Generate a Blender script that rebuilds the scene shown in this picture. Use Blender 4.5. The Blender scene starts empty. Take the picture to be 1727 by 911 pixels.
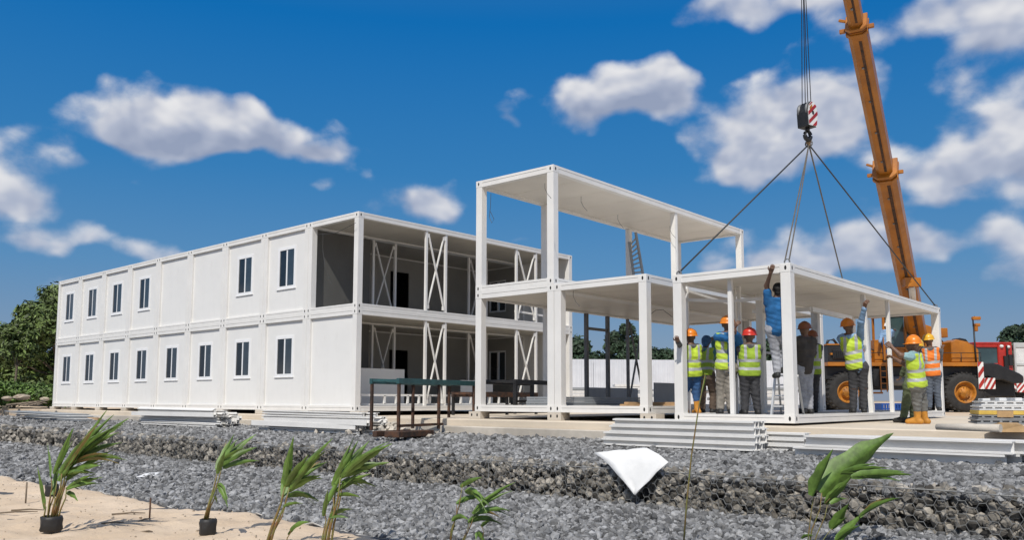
import bpy, math, random
import numpy as np
from mathutils import Vector, Matrix
rnd = random.Random(7)
NR = np.random.default_rng(11)
S = bpy.context.scene
COL = S.collection

# ------------------------------------------------------------------ camera
F, PITCH, ROLL, YAW = 1423.84, 0.0976, 0.0018, 0.7289
CAM = Vector((19.0639, -14.7713, 0.3227))
CX, CY = 863.5, 535.8
FW = Vector((-math.sin(YAW)*math.cos(PITCH), math.cos(YAW)*math.cos(PITCH), math.sin(PITCH)))
_r = Vector((math.cos(YAW), math.sin(YAW), 0)); _u = _r.cross(FW)
RT = _r*math.cos(ROLL) + _u*math.sin(ROLL)
UP = -_r*math.sin(ROLL) + _u*math.cos(ROLL)
cd = bpy.data.cameras.new('camera'); cam = bpy.data.objects.new('camera', cd); COL.objects.link(cam)
cd.sensor_width = 36; cd.lens = F/1727*36; cd.shift_y = (CY-455.5)/1727
cd.clip_end = 9000; cd.clip_start = .1
M = Matrix((RT, UP, -FW)).transposed().to_4x4(); M.translation = CAM
cam.matrix_world = M
S.camera = cam

# ------------------------------------------------------------------ sun, sky, exposure
SUN_EL = math.radians(50)
SUN_DIR = Vector((.44*math.cos(SUN_EL), -.898*math.cos(SUN_EL), math.sin(SUN_EL))).normalized()   # towards the sun
sd = bpy.data.lights.new('sun', 'SUN'); sun = bpy.data.objects.new('sun', sd); COL.objects.link(sun)
sd.energy = 3.9; sd.angle = math.radians(.53); sd.color = (1, .955, .88)
sun.rotation_euler = SUN_DIR.to_track_quat('Z', 'Y').to_euler()
S.view_settings.view_transform = 'Standard'; S.view_settings.look = 'None'
S.view_settings.exposure = 0.0; S.view_settings.gamma = 1.0; S.view_settings.use_curve_mapping = False

W = bpy.data.worlds.new('World'); S.world = W; W.use_nodes = True
nt = W.node_tree; nt.nodes.clear()
class G:                                    # tiny node-graph helper
    def __init__(s, nt): s.nt = nt
    def n(s, t, **k):
        o = s.nt.nodes.new(t)
        for a, b in k.items(): setattr(o, a, b)
        return o
    def l(s, a, b): s.nt.links.new(a, b)
    def put(s, sock, v):
        if hasattr(v, 'is_output'): s.l(v, sock)
        else: sock.default_value = v
    def m(s, op, a, b=None, c=None, clamp=False):
        o = s.n('ShaderNodeMath', operation=op, use_clamp=clamp)
        s.put(o.inputs[0], a)
        if b is not None: s.put(o.inputs[1], b)
        if c is not None: s.put(o.inputs[2], c)
        return o.outputs[0]
    def v(s, op, a, b=None, scale=None):
        o = s.n('ShaderNodeVectorMath', operation=op)
        s.put(o.inputs[0], a)
        if b is not None: s.put(o.inputs[1], b)
        if scale is not None: s.put(o.inputs['Scale'], scale)
        return o.outputs[1] if op in ('DOT_PRODUCT', 'LENGTH') else o.outputs[0]
    def noise(s, vec, scale, detail=4, rough=.55, dist=0.):
        o = s.n('ShaderNodeTexNoise'); s.put(o.inputs['Vector'], vec)
        o.inputs['Scale'].default_value = scale; o.inputs['Detail'].default_value = detail
        o.inputs['Roughness'].default_value = rough; o.inputs['Distortion'].default_value = dist
        return o.outputs[0]
    def ramp(s, fac, stops):
        o = s.n('ShaderNodeValToRGB'); s.put(o.inputs[0], fac)
        cr = o.color_ramp
        while len(cr.elements) < len(stops): cr.elements.new(.5)
        for e, (p, c) in zip(cr.elements, stops):
            e.position = p; e.color = (c, c, c, 1) if isinstance(c, (int, float)) else (*c, 1)
        return o.outputs[0]
    def mix(s, fac, a, b, blend='MIX'):
        o = s.n('ShaderNodeMix', data_type='RGBA', blend_type=blend)
        s.put(o.inputs[0], fac); s.put(o.inputs[6], a); s.put(o.inputs[7], b)
        return o.outputs[2]
    def smooth(s, x, lo, hi):
        o = s.n('ShaderNodeMapRange', interpolation_type='SMOOTHSTEP')
        s.put(o.inputs[0], x); o.inputs[1].default_value = lo; o.inputs[2].default_value = hi
        return o.outputs[0]
g = G(nt)
def ray(px, py): return (FW + RT*((px-CX)/F) + UP*((CY-py)/F))
def at(px, py, D): return CAM + ray(px, py)*D
def atZ(px, py, z): r = ray(px, py); return CAM + r*((z-CAM.z)/r.z)
def DY(px, y): r = ray(px, 675); return (y-CAM.y)/r.y
def DX(px, x): r = ray(px, 675); return (x-CAM.x)/r.x

sky = g.n('ShaderNodeTexSky', sky_type='NISHITA', sun_disc=False)
sky.sun_elevation = SUN_EL; sky.sun_rotation = math.atan2(SUN_DIR.x, SUN_DIR.y)
sky.air_density = 1.0; sky.dust_density = .35; sky.ozone_density = 2.2; sky.altitude = 200
sep = g.n('ShaderNodeSeparateXYZ'); tc = g.n('ShaderNodeTexCoord'); DIR = tc.outputs['Generated']; g.l(DIR, sep.inputs[0])
# clear tropical air: deep blue higher up, paler and greyer low down
air = g.ramp(g.m('MAXIMUM', sep.outputs[2], 0), [(0, (2.3, 2.85, 4.0)), (.07, (1.85, 2.9, 4.5)), (.15, (.95, 2.6, 4.95)), (.26, (.34, 2.05, 4.85)), (.42, (.02, 1.5, 4.6)), (.60, (.6, 1.7, 4.0)), (1, (1.2, 2.0, 3.8))])  # unseen zenith stops paled to whiten the fill light
hs = g.n('ShaderNodeHueSaturation'); g.l(sky.outputs[0], hs.inputs['Color'])
hs.inputs['Saturation'].default_value = 1.30; hs.inputs['Value'].default_value = .80; hs.inputs['Hue'].default_value = .499
# clouds: cumulus banks at fixed directions of the sky
clouds = [  # centre direction (from bearings seen in the photo), half width, half height, strength
    (300, 222, 125, 48, 1.0), (420, 235, 130, 40, .95), (545, 250, 60, 20, .75), (330, 195, 45, 32, .9), (215, 228, 50, 28, .8),
    (1055, 170, 125, 45, 1.0), (1080, 140, 70, 30, .9), (850, 200, 40, 24, .55), (1140, 185, 60, 25, .7),
    (1330, 225, 140, 80, 1.0), (1260, 270, 90, 40, .8), (1390, 175, 70, 40, .9),
    (1250, 25, 110, 38, .8), (1370, 20, 110, 34, .6), (1600, 25, 140, 42, .6), (1500, 50, 80, 40, .5), (1690, 60, 90, 60, .7),
    (1670, 270, 130, 50, .85), (1590, 285, 70, 34, .75), (1720, 170, 100, 50, .58), (1640, 320, 110, 26, .45),
    (10, 335, 60, 34, .8), (90, 375, 100, 34, .42), (30, 400, 90, 26, .45), (150, 410, 60, 22, .4), (150, 282, 36, 14, .45), (240, 303, 32, 13, .3),
    (710, 345, 85, 38, .72), (535, 297, 44, 17, .42), (280, 430, 70, 20, .62), (880, 405, 45, 14, .5),
    (1420, 430, 170, 55, .8), (1330, 450, 120, 40, .62), (1230, 420, 60, 24, .4), (1650, 410, 140, 34, .55), (1720, 460, 130, 40, .4), (1540, 345, 90, 18, .3),
    (60, 480, 120, 26, .35), (1100, 600, 260, 24, .25), (-150, 260, 140, 60, .8), (1950, 250, 190, 80, .8), (-300, 420, 200, 50, .6), (900, -200, 200, 70, .6), (300, -260, 220, 60, .5)]
nz = g.n('ShaderNodeMapping'); g.l(DIR, nz.inputs[0]); nz.inputs['Scale'].default_value = (1, 1, 1.35)
NV = nz.outputs[0]
wob = g.n('ShaderNodeTexNoise'); g.l(NV, wob.inputs['Vector']); wob.inputs['Scale'].default_value = 9; wob.inputs['Detail'].default_value = 3
wv = g.v('SCALE', g.v('SUBTRACT', wob.outputs['Color'], (.5, .5, .5)), scale=.055)
WD = g.v('ADD', DIR, wv)
def field(vec):
    tot = None; vs = None; ws = None
    for (px, py, rx, ry, k) in clouds:
        c = ray(px, py).normalized(); rr = c.cross(Vector((0, 0, 1))).normalized(); uu = rr.cross(c)
        sc = F/ray(px, py).length
        a = g.v('DOT_PRODUCT', vec, tuple(rr*(sc/(rx*1.08)))); b = g.v('DOT_PRODUCT', vec, tuple(uu*(sc/(ry*1.12))))
        b2 = g.m('MULTIPLY', g.m('MINIMUM', b, 0), .45)      # flatter bases
        b = g.m('ADD', b, b2)
        e = g.m('ADD', g.m('MULTIPLY', a, a), g.m('MULTIPLY', b, b))
        fr = g.m('GREATER_THAN', g.v('DOT_PRODUCT', vec, tuple(c)), .3)
        w = g.m('MULTIPLY', g.m('MULTIPLY', g.m('EXPONENT', g.m('MULTIPLY', e, -1.0)), fr), k*1.12)
        vb = g.m('MULTIPLY', w, b); vs = vb if vs is None else g.m('ADD', vs, vb); ws = w if ws is None else g.m('ADD', ws, w)
        tot = w if tot is None else g.m('MAXIMUM', g.m('MULTIPLY', g.m('ADD', tot, w), .64), g.m('MAXIMUM', tot, w))
    return tot, g.m('DIVIDE', vs, g.m('ADD', ws, .05))
base, vert = field(WD)
# broken cloud added over the unseen sky behind and above, whitening the fill light
away = g.smooth(g.v('DOT_PRODUCT', DIR, tuple(FW)), .72, .45)
wide = g.noise(NV, 2.6, 6, .55)
base = g.m('MAXIMUM', base, g.m('MULTIPLY', g.m('MULTIPLY', g.smooth(wide, .40, .62), away), 1.0))
n1 = g.noise(NV, 12, 8, .56, .1)
puff = g.n('ShaderNodeTexVoronoi', feature='SMOOTH_F1'); g.l(g.v('ADD', NV, wv), puff.inputs['Vector']); puff.inputs['Scale'].default_value = 22; puff.inputs['Smoothness'].default_value = .6
bil = g.m('SUBTRACT', .45, puff.outputs[0])
dens = g.m('ADD', base, g.m('ADD', g.m('MULTIPLY', g.m('SUBTRACT', n1, .5), .95), g.m('MULTIPLY', bil, .55)))
cov = g.smooth(dens, .34, .78)
# light and dark within a cloud: denser towards the sun side = brighter tops
off = g.v('ADD', NV, tuple(SUN_DIR*.018)); n0 = g.noise(NV, 12, 3, .5, .1); n2 = g.noise(off, 12, 3, .5, .1)
shade = g.m('ADD', g.m('MULTIPLY', g.m('SUBTRACT', n0, n2), 2.6), .50)
shade = g.m('ADD', shade, g.m('MULTIPLY', vert, .34)); shade = g.m('ADD', shade, g.m('MULTIPLY', bil, .5))
lump = g.noise(NV, 7, 4, .5)
shade = g.m('ADD', shade, g.m('MULTIPLY', g.m('SUBTRACT', lump, .5), .6), clamp=True)
core = g.smooth(dens, .5, 1.25)
shade = g.m('SUBTRACT', shade, g.m('MULTIPLY', core, .15), clamp=True)
ccol = g.ramp(shade, [(.0, (3.1, 3.6, 4.9)), (.38, (4.6, 5.0, 6.1)), (.72, (7.2, 7.25, 7.6)), (1, (8.6, 8.5, 8.5))])
lowh = g.smooth(sep.outputs[2], .02, .30)
ccol = g.mix(lowh, g.mix(.45, ccol, (3.3, 4.1, 5.7, 1)), ccol)
skyc = g.mix(g.m('MULTIPLY', cov, .95), g.mix(.90, hs.outputs[0], air), ccol)
bg = g.n('ShaderNodeBackground'); g.l(skyc, bg.inputs[0]); bg.inputs[1].default_value = .10
wo = g.n('ShaderNodeOutputWorld'); g.l(bg.outputs[0], wo.inputs[0])

# ------------------------------------------------------------------ materials
def pm(name, col, rough=.6, var=.12, scale=3., bump=0., bscale=40., metal=0., col2=None, grime=0., island=0., spec=.5, coat=0., stops=None, detail=5):
    m = bpy.data.materials.new(name); m.use_nodes = True
    h = G(m.node_tree); b = m.node_tree.nodes['Principled BSDF']
    t = h.n('ShaderNodeTexCoord').outputs['Object']
    nf = h.noise(t, scale, detail, .6)
    c2 = col2 or tuple(x*(1-var) for x in col); c1 = col if col2 else tuple(min(1, x*(1+var*.5)) for x in col)
    c = h.ramp(nf, stops) if stops else h.mix(h.smooth(nf, .32, .68), (*c1, 1), (*c2, 1))
    if island:
        ri = h.n('ShaderNodeNewGeometry').outputs['Random Per Island']
        k = h.m('ADD', h.m('MULTIPLY', ri, 2*island), 1-island)
        c = h.mix(1., c, h.v('SCALE', (1, 1, 1), scale=k), 'MULTIPLY')
    if grime:
        mp = h.n('ShaderNodeMapping'); h.l(t, mp.inputs[0]); mp.inputs['Scale'].default_value = (2.2, 2.2, .9)
        gf = h.noise(mp.outputs[0], 1.6, 6, .65)
        c = h.mix(h.m('MULTIPLY', h.smooth(gf, .5, .78), grime), c, (.33, .29, .23, 1))
    h.l(c, b.inputs['Base Color'])
    b.inputs['Roughness'].default_value = rough; b.inputs['Metallic'].default_value = metal
    b.inputs['Specular IOR Level'].default_value = spec; b.inputs['Coat Weight'].default_value = coat
    if bump:
        bn = h.n('ShaderNodeBump'); bn.inputs['Strength'].default_value = bump; bn.inputs['Distance'].default_value = .02
        h.l(h.noise(t, bscale, 6, .6), bn.inputs['Height']); h.l(bn.outputs[0], b.inputs['Normal'])
    return m
MT = dict(
 white=pm('white_paint', (.775, .76, .73), .42, .06, .9, .05, 9, grime=.08),
 panel=pm('white_panel', (.775, .765, .74), .38, .04, .5, .04, 2.2, grime=.08),
 ceil=pm('ceiling_sheet', (.74, .70, .63), .5, .06, .8, .03, 3),
 roof=pm('roof_sheet', (.62, .62, .61), .6, .1, .8),
 hole_shade=pm('painted_hole_shade', (.01, .01, .01), .8),  # black discs stand for the shade inside holes
 floor=pm('ply_floor', (.36, .28, .20), .75, .35, 1.5, .1, 20),
 gfloor=pm('cement_floor', (.42, .41, .39), .8, .2, 1.5, .1, 20),
 glass=pm('window_glass', (.018, .020, .022), .05, .4, 1.2, spec=.6),
 glass2=pm('outer_glass', (.045, .058, .070), .06, .35, .9, spec=.8),  # bluish tone put into the colour for this pane's sky reflection
 wframe=pm('window_frame', (.82, .82, .82), .3, .03),
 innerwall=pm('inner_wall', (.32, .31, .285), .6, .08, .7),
 dimwall=pm('dimming_board', (.10, .098, .09), .6, .15, .7),  # dark tone chosen to keep the open bay dim
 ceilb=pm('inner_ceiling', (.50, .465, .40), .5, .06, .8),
 dark=pm('dark_door', (.02, .02, .022), .6),
 conc=pm('concrete', (.54, .49, .42), .88, .25, .9, .25, 30, grime=.2),
 slab=pm('slab_concrete', (.68, .585, .465), .9, .22, .55, .25, 22, col2=(.56, .485, .385)),
 sand=pm('sand', (.66, .525, .385), .95, .15, 1.1, .6, 16, col2=(.56, .43, .30)),
 soil=pm('soil', (.40, .31, .21), .95, .2, .15, .4, 8),
 gravelbase=pm('gravel_bed', (.10, .10, .103), .95, .4, 6, 1, 30),
 stone=pm('crushed_stone', (.222, .222, .222), .85, .4, 9, .5, 60, island=.65),
 gstone=pm('gabion_stone', (.225, .205, .175), .85, .4, 7, .5, 50, island=.95),
 wire=pm('galvanised_wire', (.26, .26, .25), .5, .1, metal=.3),
 steel=pm('galv_steel', (.50, .51, .52), .42, .12, 4, .05, 30, metal=.55),
 dksteel=pm('grey_steel', (.16, .165, .17), .55, .2, 4, metal=.2),
 black=pm('black_paint', (.014, .014, .015), .5, .3, 4),
 rust=pm('rusty_steel', (.11, .05, .026), .85, .4, 6, .2, 40, col2=(.035, .024, .02)),
 teal=pm('teal_paint', (.03, .10, .105), .5, .3, 5),
 wood=pm('timber', (.42, .27, .14), .8, .35, 4, .2, 30),
 alu=pm('aluminium', (.62, .62, .61), .38, .1, 6, metal=.4),
 yellow=pm('crane_yellow', (.44, .155, .008), .45, .28, 1.2, .06, 18, col2=(.30, .10, .006), grime=.08, coat=.15),
 yellow2=pm('hub_yellow', (.42, .16, .012), .6, .35, 5, .1, 20, grime=.35),
 tyre=pm('tyre_rubber', (.028, .027, .026), .85, .4, 5, .3, 25),
 cabglass=pm('cab_glass', (.04, .075, .08), .08, .3, 1.2, spec=.8),
 red=pm('red_paint', (.42, .025, .015), .4, .25, 2, coat=.2),
 signwhite=pm('sign_white', (.75, .75, .73), .5, .08),
 silver=pm('silver_door', (.48, .49, .48), .45, .12, 2),
 rope=pm('wire_rope', (.035, .035, .033), .6),
 cable=pm('thin_cable', (.05, .05, .05), .6),
 sling=pm('sling_rope', (.13, .115, .095), .7, .2, 9),
 bluep=pm('blue_plastic', (.01, .07, .30), .45, .2, 5),
 cloth=pm('white_geotextile', (.80, .80, .79), .85, .06, 3, .15, 12),
 fence=pm('white_hoarding', (.66, .68, .72), .5, .08, 1),
 greypanel=pm('grey_sheet', (.28, .30, .32), .5, .12, 1),
 leaf=pm('palm_leaf', (.105, .185, .030), .5, .4, 7, .1, 40, island=.3),
 leaf_dry=pm('dry_leaf', (.20, .19, .05), .6, .4, 7, .1, 40, col2=(.24, .15, .05)),
 stem=pm('palm_stem', (.17, .20, .055), .55, .4, 10, col2=(.22, .11, .04)),
 bag=pm('nursery_bag', (.022, .021, .021), .55, .3, 9, .3, 14),
 crown=pm('tree_leaf', (.105, .15, .036), .6, .35, .5, island=.65),
 crown2=pm('far_leaf', (.030, .058, .028), .7, .3, .3, island=.5),
 bush=pm('bush_leaf', (.085, .15, .026), .6, .35, .8, island=.5),
 bark=pm('bark', (.18, .14, .10), .9, .3, 5, .4, 20),
 rock=pm('rock', (.40, .33, .25), .9, .25, 2, .5, 10),
 card=pm('cardboard', (.42, .27, .13), .85, .2, 5),
 ypack=pm('yellow_layer', (.62, .42, .08), .7, .2, 5),
 lgrey=pm('pale_tray', (.66, .66, .65), .6, .12, 4),
 mgrey=pm('grey_tray', (.25, .26, .27), .6, .2, 4),
 skin=pm('dark_skin', (.15, .08, .05), .5, .15, 8),
 hiviz=pm('hi_vis_yellow', (.50, .66, .05), .7, .12, 6, .15, 14),
 hiviz2=pm('hi_vis_green', (.30, .44, .035), .75, .18, 6, .15, 14),
 hivizo=pm('hi_vis_orange', (.82, .20, .02), .7, .12, 6, .15, 14),
 reflect=pm('silver_tape', (.40, .41, .42), .45, .08),
 helmo=pm('helmet_orange', (.75, .22, .015), .35, .08),
 helmy=pm('helmet_yellow', (.75, .42, .03), .35, .08),
 helmr=pm('helmet_red', (.62, .04, .025), .35, .08),
 helmw=pm('helmet_white', (.78, .78, .77), .35, .05),
 helmb=pm('helmet_brown', (.22, .07, .025), .45, .1),
 boot=pm('yellow_boot', (.55, .24, .03), .6, .25, 9),
 dboot=pm('black_boot', (.02, .02, .02), .6),
 hair=pm('black_hair', (.012, .011, .011), .7),
)
def cloth(name, c): 
    MT[name] = pm(name, c, .85, .3, 7, .5, 11)
for nme, c in dict(jeans=(.035, .10, .24), khaki=(.26, .235, .20), charcoal=(.05, .05, .055), olive=(.10, .125, .065), greyjean=(.36, .37, .40), steelt=(.17, .17, .16), brownt=(.14, .10, .075), denim=(.10, .12, .155),
                   blueshirt=(.012, .115, .30), lightblue=(.22, .36, .56), tealshirt=(.07, .19, .20), greyshirt=(.10, .10, .105), paleteal=(.26, .42, .44), darkjack=(.06, .052, .045), navy=(.04, .08, .18), bluecap=(.03, .10, .22)).items(): cloth(nme, c)

# ------------------------------------------------------------------ mesh helpers
def tag(o, label=None, cat=None, group=None, kind=None):
    if label: o['label'] = label
    if cat: o['category'] = cat
    if group: o['group'] = group
    if kind: o['kind'] = kind
    return o
def thing(name, label, cat, loc=(0, 0, 0), rz=0., group=None):
    o = bpy.data.objects.new(name, None); COL.objects.link(o); o.empty_display_size = .2
    o.location = loc; o.rotation_euler = (0, 0, rz)
    return tag(o, label, cat, group)
def link(name, me, parent=None):
    o = bpy.data.objects.new(name, me); COL.objects.link(o)
    if parent: o.parent = parent
    return o
def copy_tree(o, parent=None):
    c = o.copy(); COL.objects.link(c)
    if parent is not None: c.parent = parent
    for ch in list(o.children): copy_tree(ch, c)
    return c
def npmesh(name, V, T, mat, smooth=False):
    V = np.asarray(V, np.float32); T = np.asarray(T, np.int32); k = T.shape[1]
    me = bpy.data.meshes.new(name)
    me.vertices.add(len(V)); me.vertices.foreach_set('co', V.ravel())
    me.loops.add(T.size); me.loops.foreach_set('vertex_index', T.ravel())
    me.polygons.add(len(T)); me.polygons.foreach_set('loop_start', np.arange(0, T.size, k, dtype=np.int32))
    me.polygons.foreach_set('loop_total', np.full(len(T), k, np.int32))
    me.polygons.foreach_set('use_smooth', np.full(len(T), smooth))
    for m in (mat if isinstance(mat, (list, tuple)) else [mat]): me.materials.append(m)
    me.update(); me.validate()
    return me
class MB:
    def __init__(s): s.v = []; s.f = []; s.mi = []; s.sm = []
    def add(s, vs, fs, mi=0, smooth=False):
        n = len(s.v); s.v += [tuple(p) for p in vs]
        s.f += [tuple(i+n for i in f) for f in fs]; s.mi += [mi]*len(fs); s.sm += [smooth]*len(fs)
        return s
    def box(s, a, b, mi=0, M=None):
        x0, y0, z0 = a; x1, y1, z1 = b
        vs = [Vector(p) for p in ((x0, y0, z0), (x1, y0, z0), (x1, y1, z0), (x0, y1, z0), (x0, y0, z1), (x1, y0, z1), (x1, y1, z1), (x0, y1, z1))]
        if M: vs = [M @ p for p in vs]
        return s.add(vs, [(3, 2, 1, 0), (4, 5, 6, 7), (0, 1, 5, 4), (1, 2, 6, 5), (2, 3, 7, 6), (3, 0, 4, 7)], mi)
    def bar(s, p, q, w, h=None, mi=0, up=(0, 0, 1)):
        p, q = Vector(p), Vector(q); h = h or w
        d = (q-p).normalized(); up = Vector(up)
        if abs(d.dot(up)) > .98: up = Vector((0, 1, 0))
        r = d.cross(up).normalized()*(w/2); u = r.cross(d).normalized()*(h/2)
        vs = [p-r-u, p+r-u, p+r+u, p-r+u, q-r-u, q+r-u, q+r+u, q-r+u]
        return s.add(vs, [(0, 1, 2, 3), (7, 6, 5, 4), (0, 4, 5, 1), (1, 5, 6, 2), (2, 6, 7, 3), (3, 7, 4, 0)], mi)
    def tube(s, pts, r, n=8, mi=0, cap=True):
        pts = [Vector(p) for p in pts]; k = len(pts)
        rs = r if isinstance(r, (list, tuple)) else [r]*k
        vs = []; ref = None
        for i, p in enumerate(pts):
            d = (pts[min(i+1, k-1)]-pts[max(i-1, 0)]).normalized()
            if ref is None: ref = Vector((0, 0, 1)) if abs(d.z) < .9 else Vector((1, 0, 0))
            a = d.cross(ref).normalized(); b = d.cross(a); ref = -b if False else ref
            for j in range(n):
                t = 2*math.pi*j/n; vs.append(p+(a*math.cos(t)+b*math.sin(t))*rs[i])
        fs = [(i*n+j, i*n+(j+1) % n, (i+1)*n+(j+1) % n, (i+1)*n+j) for i in range(k-1) for j in range(n)]
        s.add(vs, fs, mi, n > 5)
        if cap: s.f += [tuple(len(s.v)-k*n+j for j in range(n))[::-1], tuple(len(s.v)-n+j for j in range(n))]; s.mi += [mi, mi]; s.sm += [False, False]
        return s
    def prism(s, poly, d, mi=0):             # poly: list of 3D points, d: extrusion vector
        n = len(poly); d = Vector(d); a = [Vector(p) for p in poly]
        return s.add(a+[p+d for p in a], [tuple(range(n))[::-1], tuple(range(n, 2*n))]+[(i, (i+1) % n, n+(i+1) % n, n+i) for i in range(n)], mi)
    def lathe(s, prof, n=28, axis='z', c=(0, 0, 0), mi=0, smooth=True):   # prof: (radius, height)
        c = Vector(c); vs = []
        for r, h in prof:
            for j in range(n):
                t = 2*math.pi*j/n; p = (r*math.cos(t), r*math.sin(t), h)
                if axis == 'y': p = (p[0], p[2], p[1])
                if axis == 'x': p = (p[2], p[0], p[1])
                vs.append(c+Vector(p))
        k = len(prof)
        return s.add(vs, [(i*n+j, i*n+(j+1) % n, (i+1)*n+(j+1) % n, (i+1)*n+j) for i in range(k-1) for j in range(n)], mi, smooth)
    def mesh(s, name, mats):
        me = bpy.data.meshes.new(name); me.from_pydata(s.v, [], s.f)
        for m in (mats if isinstance(mats, (list, tuple)) else [mats]): me.materials.append(m)
        me.polygons.foreach_set('material_index', s.mi); me.polygons.foreach_set('use_smooth', s.sm)
        me.update(); return me
    def build(s, name, mats, parent=None, bevel=0., label=None):
        o = link(name, s.mesh(name, mats), parent)
        if bevel:
            b = o.modifiers.new('bevel', 'BEVEL'); b.width = bevel; b.segments = 1; b.limit_method = 'ANGLE'; b.angle_limit = .9
        if label: o['label'] = label
        return o
def noise2(x, y, seed=0):                   # cheap smooth value noise, vectorised
    r = np.random.default_rng(seed); T = r.random((64, 64))
    xi = np.floor(x).astype(int); yi = np.floor(y).astype(int); fx = x-xi; fy = y-yi
    fx = fx*fx*(3-2*fx); fy = fy*fy*(3-2*fy)
    a = T[xi % 64, yi % 64]; b = T[(xi+1) % 64, yi % 64]; c = T[xi % 64, (yi+1) % 64]; d = T[(xi+1) % 64, (yi+1) % 64]
    return (a*(1-fx)+b*fx)*(1-fy)+(c*(1-fx)+d*fx)*fy-.5
def sheet(name, x0, x1, y0, y1, nx, ny, zf, mat, kind='structure', mask=None):
    xs = np.linspace(x0, x1, nx+1); ys = np.linspace(y0, y1, ny+1)
    X, Y = np.meshgrid(xs, ys); Z = zf(X, Y)+0*X
    V = np.stack([X, Y, Z], -1).reshape(-1, 3)
    i = np.arange(nx)[None, :]+(nx+1)*np.arange(ny)[:, None]
    Q = np.stack([i, i+1, i+nx+2, i+nx+1], -1).reshape(-1, 4)
    if mask is not None:
        c = V[Q].mean(1); Q = Q[mask(c[:, 0], c[:, 1])]
    o = link(name, npmesh(name, V, Q, mat, True)); o['kind'] = kind
    return o
# icosahedron for stones
_t = (1+5**.5)/2
ICO = np.array([(-1, _t, 0), (1, _t, 0), (-1, -_t, 0), (1, -_t, 0), (0, -1, _t), (0, 1, _t), (0, -1, -_t), (0, 1, -_t), (_t, 0, -1), (_t, 0, 1), (-_t, 0, -1), (-_t, 0, 1)])/1.902
ICF = np.array([(0, 11, 5), (0, 5, 1), (0, 1, 7), (0, 7, 10), (0, 10, 11), (1, 5, 9), (5, 11, 4), (11, 10, 2), (10, 7, 6), (7, 1, 8), (3, 9, 4), (3, 4, 2), (3, 2, 6), (3, 6, 8), (3, 8, 9), (4, 9, 5), (2, 4, 11), (6, 2, 10), (8, 6, 7), (9, 8, 1)])
def stones(name, P, R, mat, parent=None, kind='stuff', flat=.7, jit=.32):
    n = len(P); A = NR.normal(size=(n, 4)); A /= np.linalg.norm(A, axis=1)[:, None]
    w, x, y, z = A.T
    Q = np.stack([np.stack([1-2*(y*y+z*z), 2*(x*y-w*z), 2*(x*z+w*y)], -1), np.stack([2*(x*y+w*z), 1-2*(x*x+z*z), 2*(y*z-w*x)], -1), np.stack([2*(x*z-w*y), 2*(y*z+w*x), 1-2*(x*x+y*y)], -1)], 1)
    B = ICO[None]*(1+NR.uniform(-jit, jit, (n, 12, 1)))*np.stack([np.ones(n), NR.uniform(.6, 1, n), NR.uniform(flat-.25, flat+.15, n)], -1)[:, None, :]
    V = np.einsum('nij,nkj->nki', Q, B)*np.asarray(R)[:, None, None]+np.asarray(P)[:, None, :]
    T = (ICF[None]+12*np.arange(n)[:, None, None]).reshape(-1, 3)
    o = link(name, npmesh(name, V.reshape(-1, 3), T, mat), parent)
    if kind: o['kind'] = kind
    return o
# ================================================================== SETTING
ZS = -.13                                       # top of the concrete slab
def zt(y): return -.50-.23*np.clip((-.5-y)/3.56, 0, 1)
def latdep(x, y):
    dx = x-CAM.x; dy = y-CAM.y
    return dx*math.cos(YAW)+dy*math.sin(YAW), -dx*math.sin(YAW)+dy*math.cos(YAW)
# sand edge (seen points, turned into ground positions)
SE = [atZ(px, py, -1.22) for px, py in ((-260, 797), (-100, 800), (0, 803), (67, 812), (141, 823), (237, 838), (296, 852), (360, 858), (419, 863), (482, 875), (556, 886), (640, 906), (690, 925), (760, 965), (860, 1060), (960, 1250))]
_ld = sorted([latdep(p.x, p.y) for p in SE]); _L = [a for a, b in _ld]; _D = [b for a, b in _ld]
def sand_depth(x, y):                           # >0 inside the sand
    la, de = latdep(x, y)
    return np.interp(la, _L, _D)-de+.10*noise2(la*3, de*3, 5)+.06*noise2(la*9, de*9, 6)
def zsand(x, y):
    d = sand_depth(x, y)
    t = np.clip((d+.12)/.5, 0, 1); t = t*t*(3-2*t)
    return -1.36+.16*t+.05*noise2(x*.9, y*.9, 1)*t+.05*noise2(x*2.7, y*2.7, 2)*t+.035*noise2(x*5.5, y*5.5, 13)*t+.03*noise2(x*11, y*11, 3)*t
def zlow(x, y): return -1.245+.05*noise2(x*.7, y*.7, 8)+.03*noise2(x*2.2, y*2.2, 9)
big = MB().box((-4000, -3000, -1.62), (4000, 5000, -1.5)); tag(big.build('ground', MT['soil']), kind='structure')
sheet('gravel_ground', -60, 34, -24, -3.9, 470, 100, zlow, MT['gravelbase'])
sheet('gravel_terrace', -60, 34, -3.93, -.3, 470, 22, lambda x, y: zt(y)-.02+.07*noise2(x*1.5, y*1.5, 12), MT['gravelbase'])
sheet('sand', -30, 22, -16, -1.5, 620, 200, zsand, MT['sand'], mask=lambda x, y: sand_depth(x, y) > -.25)
slab = MB().box((-21.9, -.48, -1.3), (60, 13, ZS)); tag(slab.build('concrete_slab', MT['slab'], bevel=.02), kind='structure')
kerb = MB().box((-21.9, -.66, -1.3), (60, -.484, ZS-.16)); tag(kerb.build('slab_footing', MT['conc'], bevel=.02), kind='structure')
yard = MB().box((-300, 13.004, -1.3), (300, 260, ZS-.02)); yard.box((-300, -.1, -1.3), (-21.904, 13, ZS-.02)); tag(yard.build('yard_ground', MT['sand']), kind='structure')
def zb(x, y):
    d = np.hypot((x+46)/17, (y-17)/11); return -.16+.75*np.exp(-d*d*1.6)+.12*noise2(x*.6, y*.6, 4)+.06*noise2(x*2, y*2, 5)
sheet('sand_mound', -75, -22.5, 1, 60, 130, 130, zb, MT['sand'])

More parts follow.
